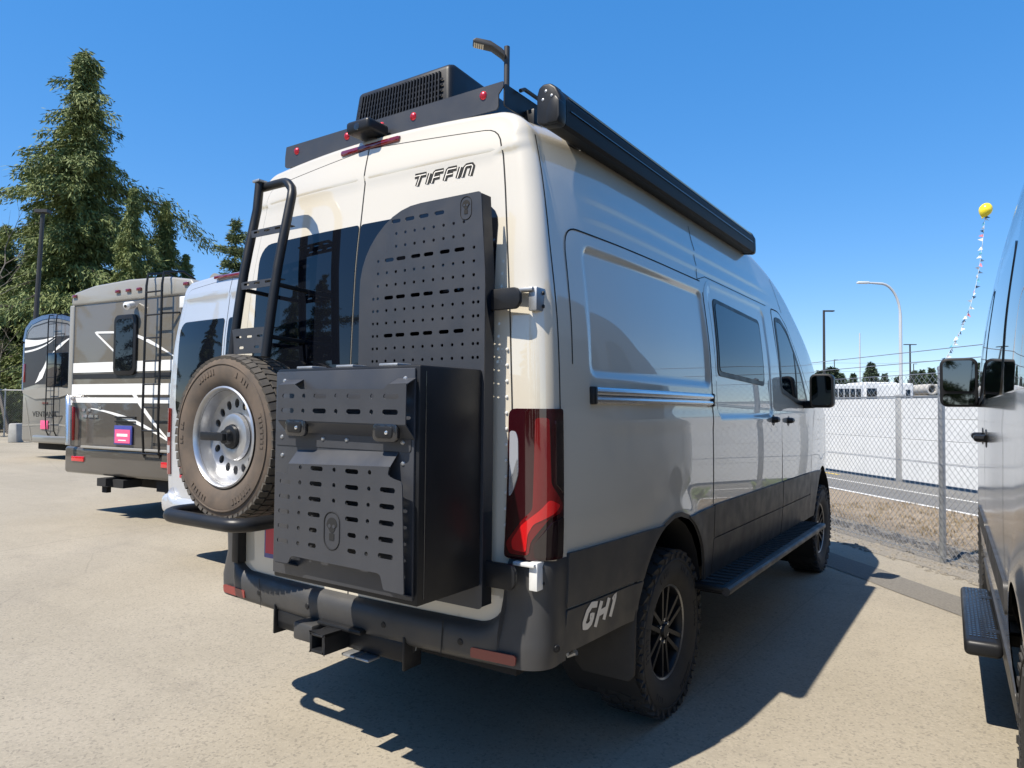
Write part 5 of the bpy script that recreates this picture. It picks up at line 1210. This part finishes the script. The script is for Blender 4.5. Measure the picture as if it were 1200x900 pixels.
# pole by the trees
x, y, _ = gxy(34, 27); tp_ = MB().tube([(0, 0, 0), (.3, 0, 8.8)], [.11, .075], 10).build('steel_pole', POLED); tp_.location = (x, y, 0); tp_.rotation_euler = (0, 0, YAW); setp(tp_, 'tall dark steel pole in front of the cedars', 'pole')
MB().box((.3, 0, 8.85), (.5, .3, .12)).build('lamp_head', POLED, tp_)
# fence and white block by the trees
p0 = gxy(-120, 30)[:2]; p1 = gxy(250, 31)[:2]; fence_run('chain_link_fence', 'dull chain link fence in front of the cedars behind the motorhomes', p0, p1, 2.0, 6, .07, .003, top_rail=True)
x, y, _ = gxy(20, 26); blk = MB(); blk.prism([(-.17, 0), (.17, 0), (.16, .30), (.15, .66), (.11, .70), (-.11, .70), (-.15, .66), (-.16, .3)], (0, .2, 0), (1, 0, 0), (0, 0, 1), .4); bo_ = blk.build('traffic_barrier', mat('white_concrete', (.36, .36, .34), .8, noise=(5, (.26, .255, .24), .7)), bevel=.03); bo_.location = (x, y, 0); bo_.rotation_euler = (0, 0, YAW); setp(bo_, 'white concrete barrier block at the foot of the tree line', 'barrier')
# balloon on its pennant string
bd_ = 46.; B0 = at(1155, 246, bd_); B1 = at(1106, 424, bd_*1.02)
bal = MB(); R_ = .40; bal.lathe([(.001, R_*1.12), (R_*.45, R_*1.02), (R_*.80, R_*.68), (R_, R_*.12), (R_*.93, -R_*.35), (R_*.66, -R_*.82), (R_*.30, -R_*1.16), (.04, -R_*1.30), (.07, -R_*1.42), (.001, -R_*1.42)], (0, 0, 0), (.35, .1, 1), 24); bo2 = bal.build('balloon', mat('yellow_latex', (.85, .66, .02), .25, coat=.5), smooth=60); bo2.location = B0; setp(bo2, 'round yellow balloon flying at the top of the pennant string', 'balloon')
ps = setp(empty('pennant_string', B1), 'string of small coloured pennants rising to the yellow balloon', 'pennants'); d_ = np.array(B0)-np.array(B1); rgt = np.array(_r); pts = []
for t in np.linspace(0, 1, 30): 
    p = d_*t-np.array((0, 0, 1))*1.2*math.sin(math.pi*t)*.6+rgt*.9*math.sin(math.pi*t)*.6; pts.append(p)
pts[-1] = pts[-1]-np.array((0, 0, .5)); MB().tube([tuple(p) for p in pts], .012, 5).build('string', DW, ps)
pcs = [mat('pennant_white', (.8, .8, .8), .6), mat('pennant_dark', (.04, .08, .14), .6), mat('pennant_pink', (.65, .2, .25), .6), mat('pennant_teal', (.1, .35, .45), .6)]
rnd = random.Random(3); pm = {}
for k in range(44):
    t = k/44*29; i = int(t); p = pts[i]+(pts[min(i+1, 29)]-pts[i])*(t-i); a = rnd.uniform(0, 6.28); c = (0, 1, 0, 2, 1, 0, 3)[k % 7]
    if c not in pm:
        me = bpy.data.meshes.new('pennant'); me.from_pydata([(0, 0, .11), (0, 0, -.11), (.30, .02, -.03), (.15, .03, .04)], [], [(0, 1, 3), (1, 2, 3)]); me.materials.append(pcs[c]); pm[c] = me
    o = bpy.data.objects.new('pennant', pm[c]); COL.objects.link(o); o.parent = ps; o.location = p; o.rotation_euler = (rnd.uniform(-.4, .4), rnd.uniform(-.2, .8), a)
# trailers behind the white fence
def trailer(px0, px1, d, top, label, wins):
    a = np.array(gxy(px0, d)[:2]); b = np.array(gxy(px1, d)[:2]); L = np.linalg.norm(b-a); h = 1.455+(480-top)*d/FPX; t = setp(empty('box_trailer', (*a, 0), YAW), label, 'trailer', 'trailers parked behind the white fence')
    rrbox('body', 0, L, 0, 2.4, .5, h, .08, WHITEP, t); rrbox('chassis', .3, L-.3, .2, 2.2, .35, .55, .02, DARK, t)
    for u0, u1, z0, z1 in wins: rrbox('window', L*u0, L*u1, -.02, .02, .5+(h-.5)*z0, .5+(h-.5)*z1, .01, GLASS, t)
    for u in (.3, .42): MB().lathe([(.001, .1), (.36, .1), (.36, -.1), (.001, -.1)], (L*u, .0, .36), (0, -1, 0), 20).build('wheel', RUBBER, t)
    return t
trailer(950, 1012, 40, 449, 'long white trailer with a row of dark windows behind the fence', [(.42+.11*k, .51+.11*k, .62, .90) for k in range(5)])
trailer(1014, 1052, 42, 446, 'white trailer with two wide dark windows behind the fence', [(.05, .45, .60, .86), (.70, .95, .60, .86)])
trailer(1054, 1071, 38, 447, 'short white trailer with one dark door window behind the fence', [(.45, .75, .45, .86)])
# concrete pipes stacked further right
PIPE = mat('pipe_concrete', (.42, .40, .36), .8, noise=(5, (.30, .28, .25), .8))
for k, (px, z, lab) in enumerate(((1079, 1.95, 0), (1088, 1.95, 0), (1097, 1.95, 0), (1106, 1.95, 0), (1083, 2.7, 1), (1093, 2.7, 1), (1160, 2.6, 1), (1170, 2.6, 1), (1180, 2.6, 1))):
    p = gxy(px, 40); q = MB(); q.lathe([(.22, -.8), (.30, -.8), (.30, .8), (.22, .8), (.22, -.8)], (0, 0, 0), (0, 1, 0), 18); o = q.build('concrete_pipe', PIPE); o.location = (p[0], p[1], z); o.rotation_euler = (0, 0, YAW)
    setp(o, ['open concrete pipe in the lower row on the rack beyond the fence', 'open concrete pipe on top of the rack beyond the fence'][lab], 'pipe', 'pipes stacked beyond the white fence' if lab == 0 else 'pipes on top of the rack')
pr_ = setp(empty('pipe_rack', gxy(1076, 40), YAW), 'low timber rack carrying concrete pipes beyond the white fence', 'rack')
rrbox('deck', 0, 6.2, -.6, .6, 1.45, 1.65, .02, mat('timber', (.30, .25, .18), .8), pr_); rrbox('shelf', 0, 6.2, -.6, .6, 2.27, 2.38, .02, MATS['timber'], pr_)
for x in (.1, 2, 4, 6.1):
    for y in (-.5, .5): rrbox('leg', x-.06, x+.06, y-.06, y+.06, 0, 2.28, .01, MATS['timber'], pr_)
# overhead wires
for k, (z, n) in enumerate(((4.3, 32), (3.5, 33))):
    pts = [tuple(at(px, 470, 60))[:2]+(1.455+(480-py)*60/FPX,) for px, py in ((920, 428+k*10), (980, 424+k*10), (1040, 424+k*10), (1100, 420+k*10), (1210, 410+k*10))]
    o = MB().tube(pts, .007, 4).build('overhead_wire', POLED); setp(o, ('upper' if k == 0 else 'lower')+' thin overhead wire crossing above the white fence', 'wire')
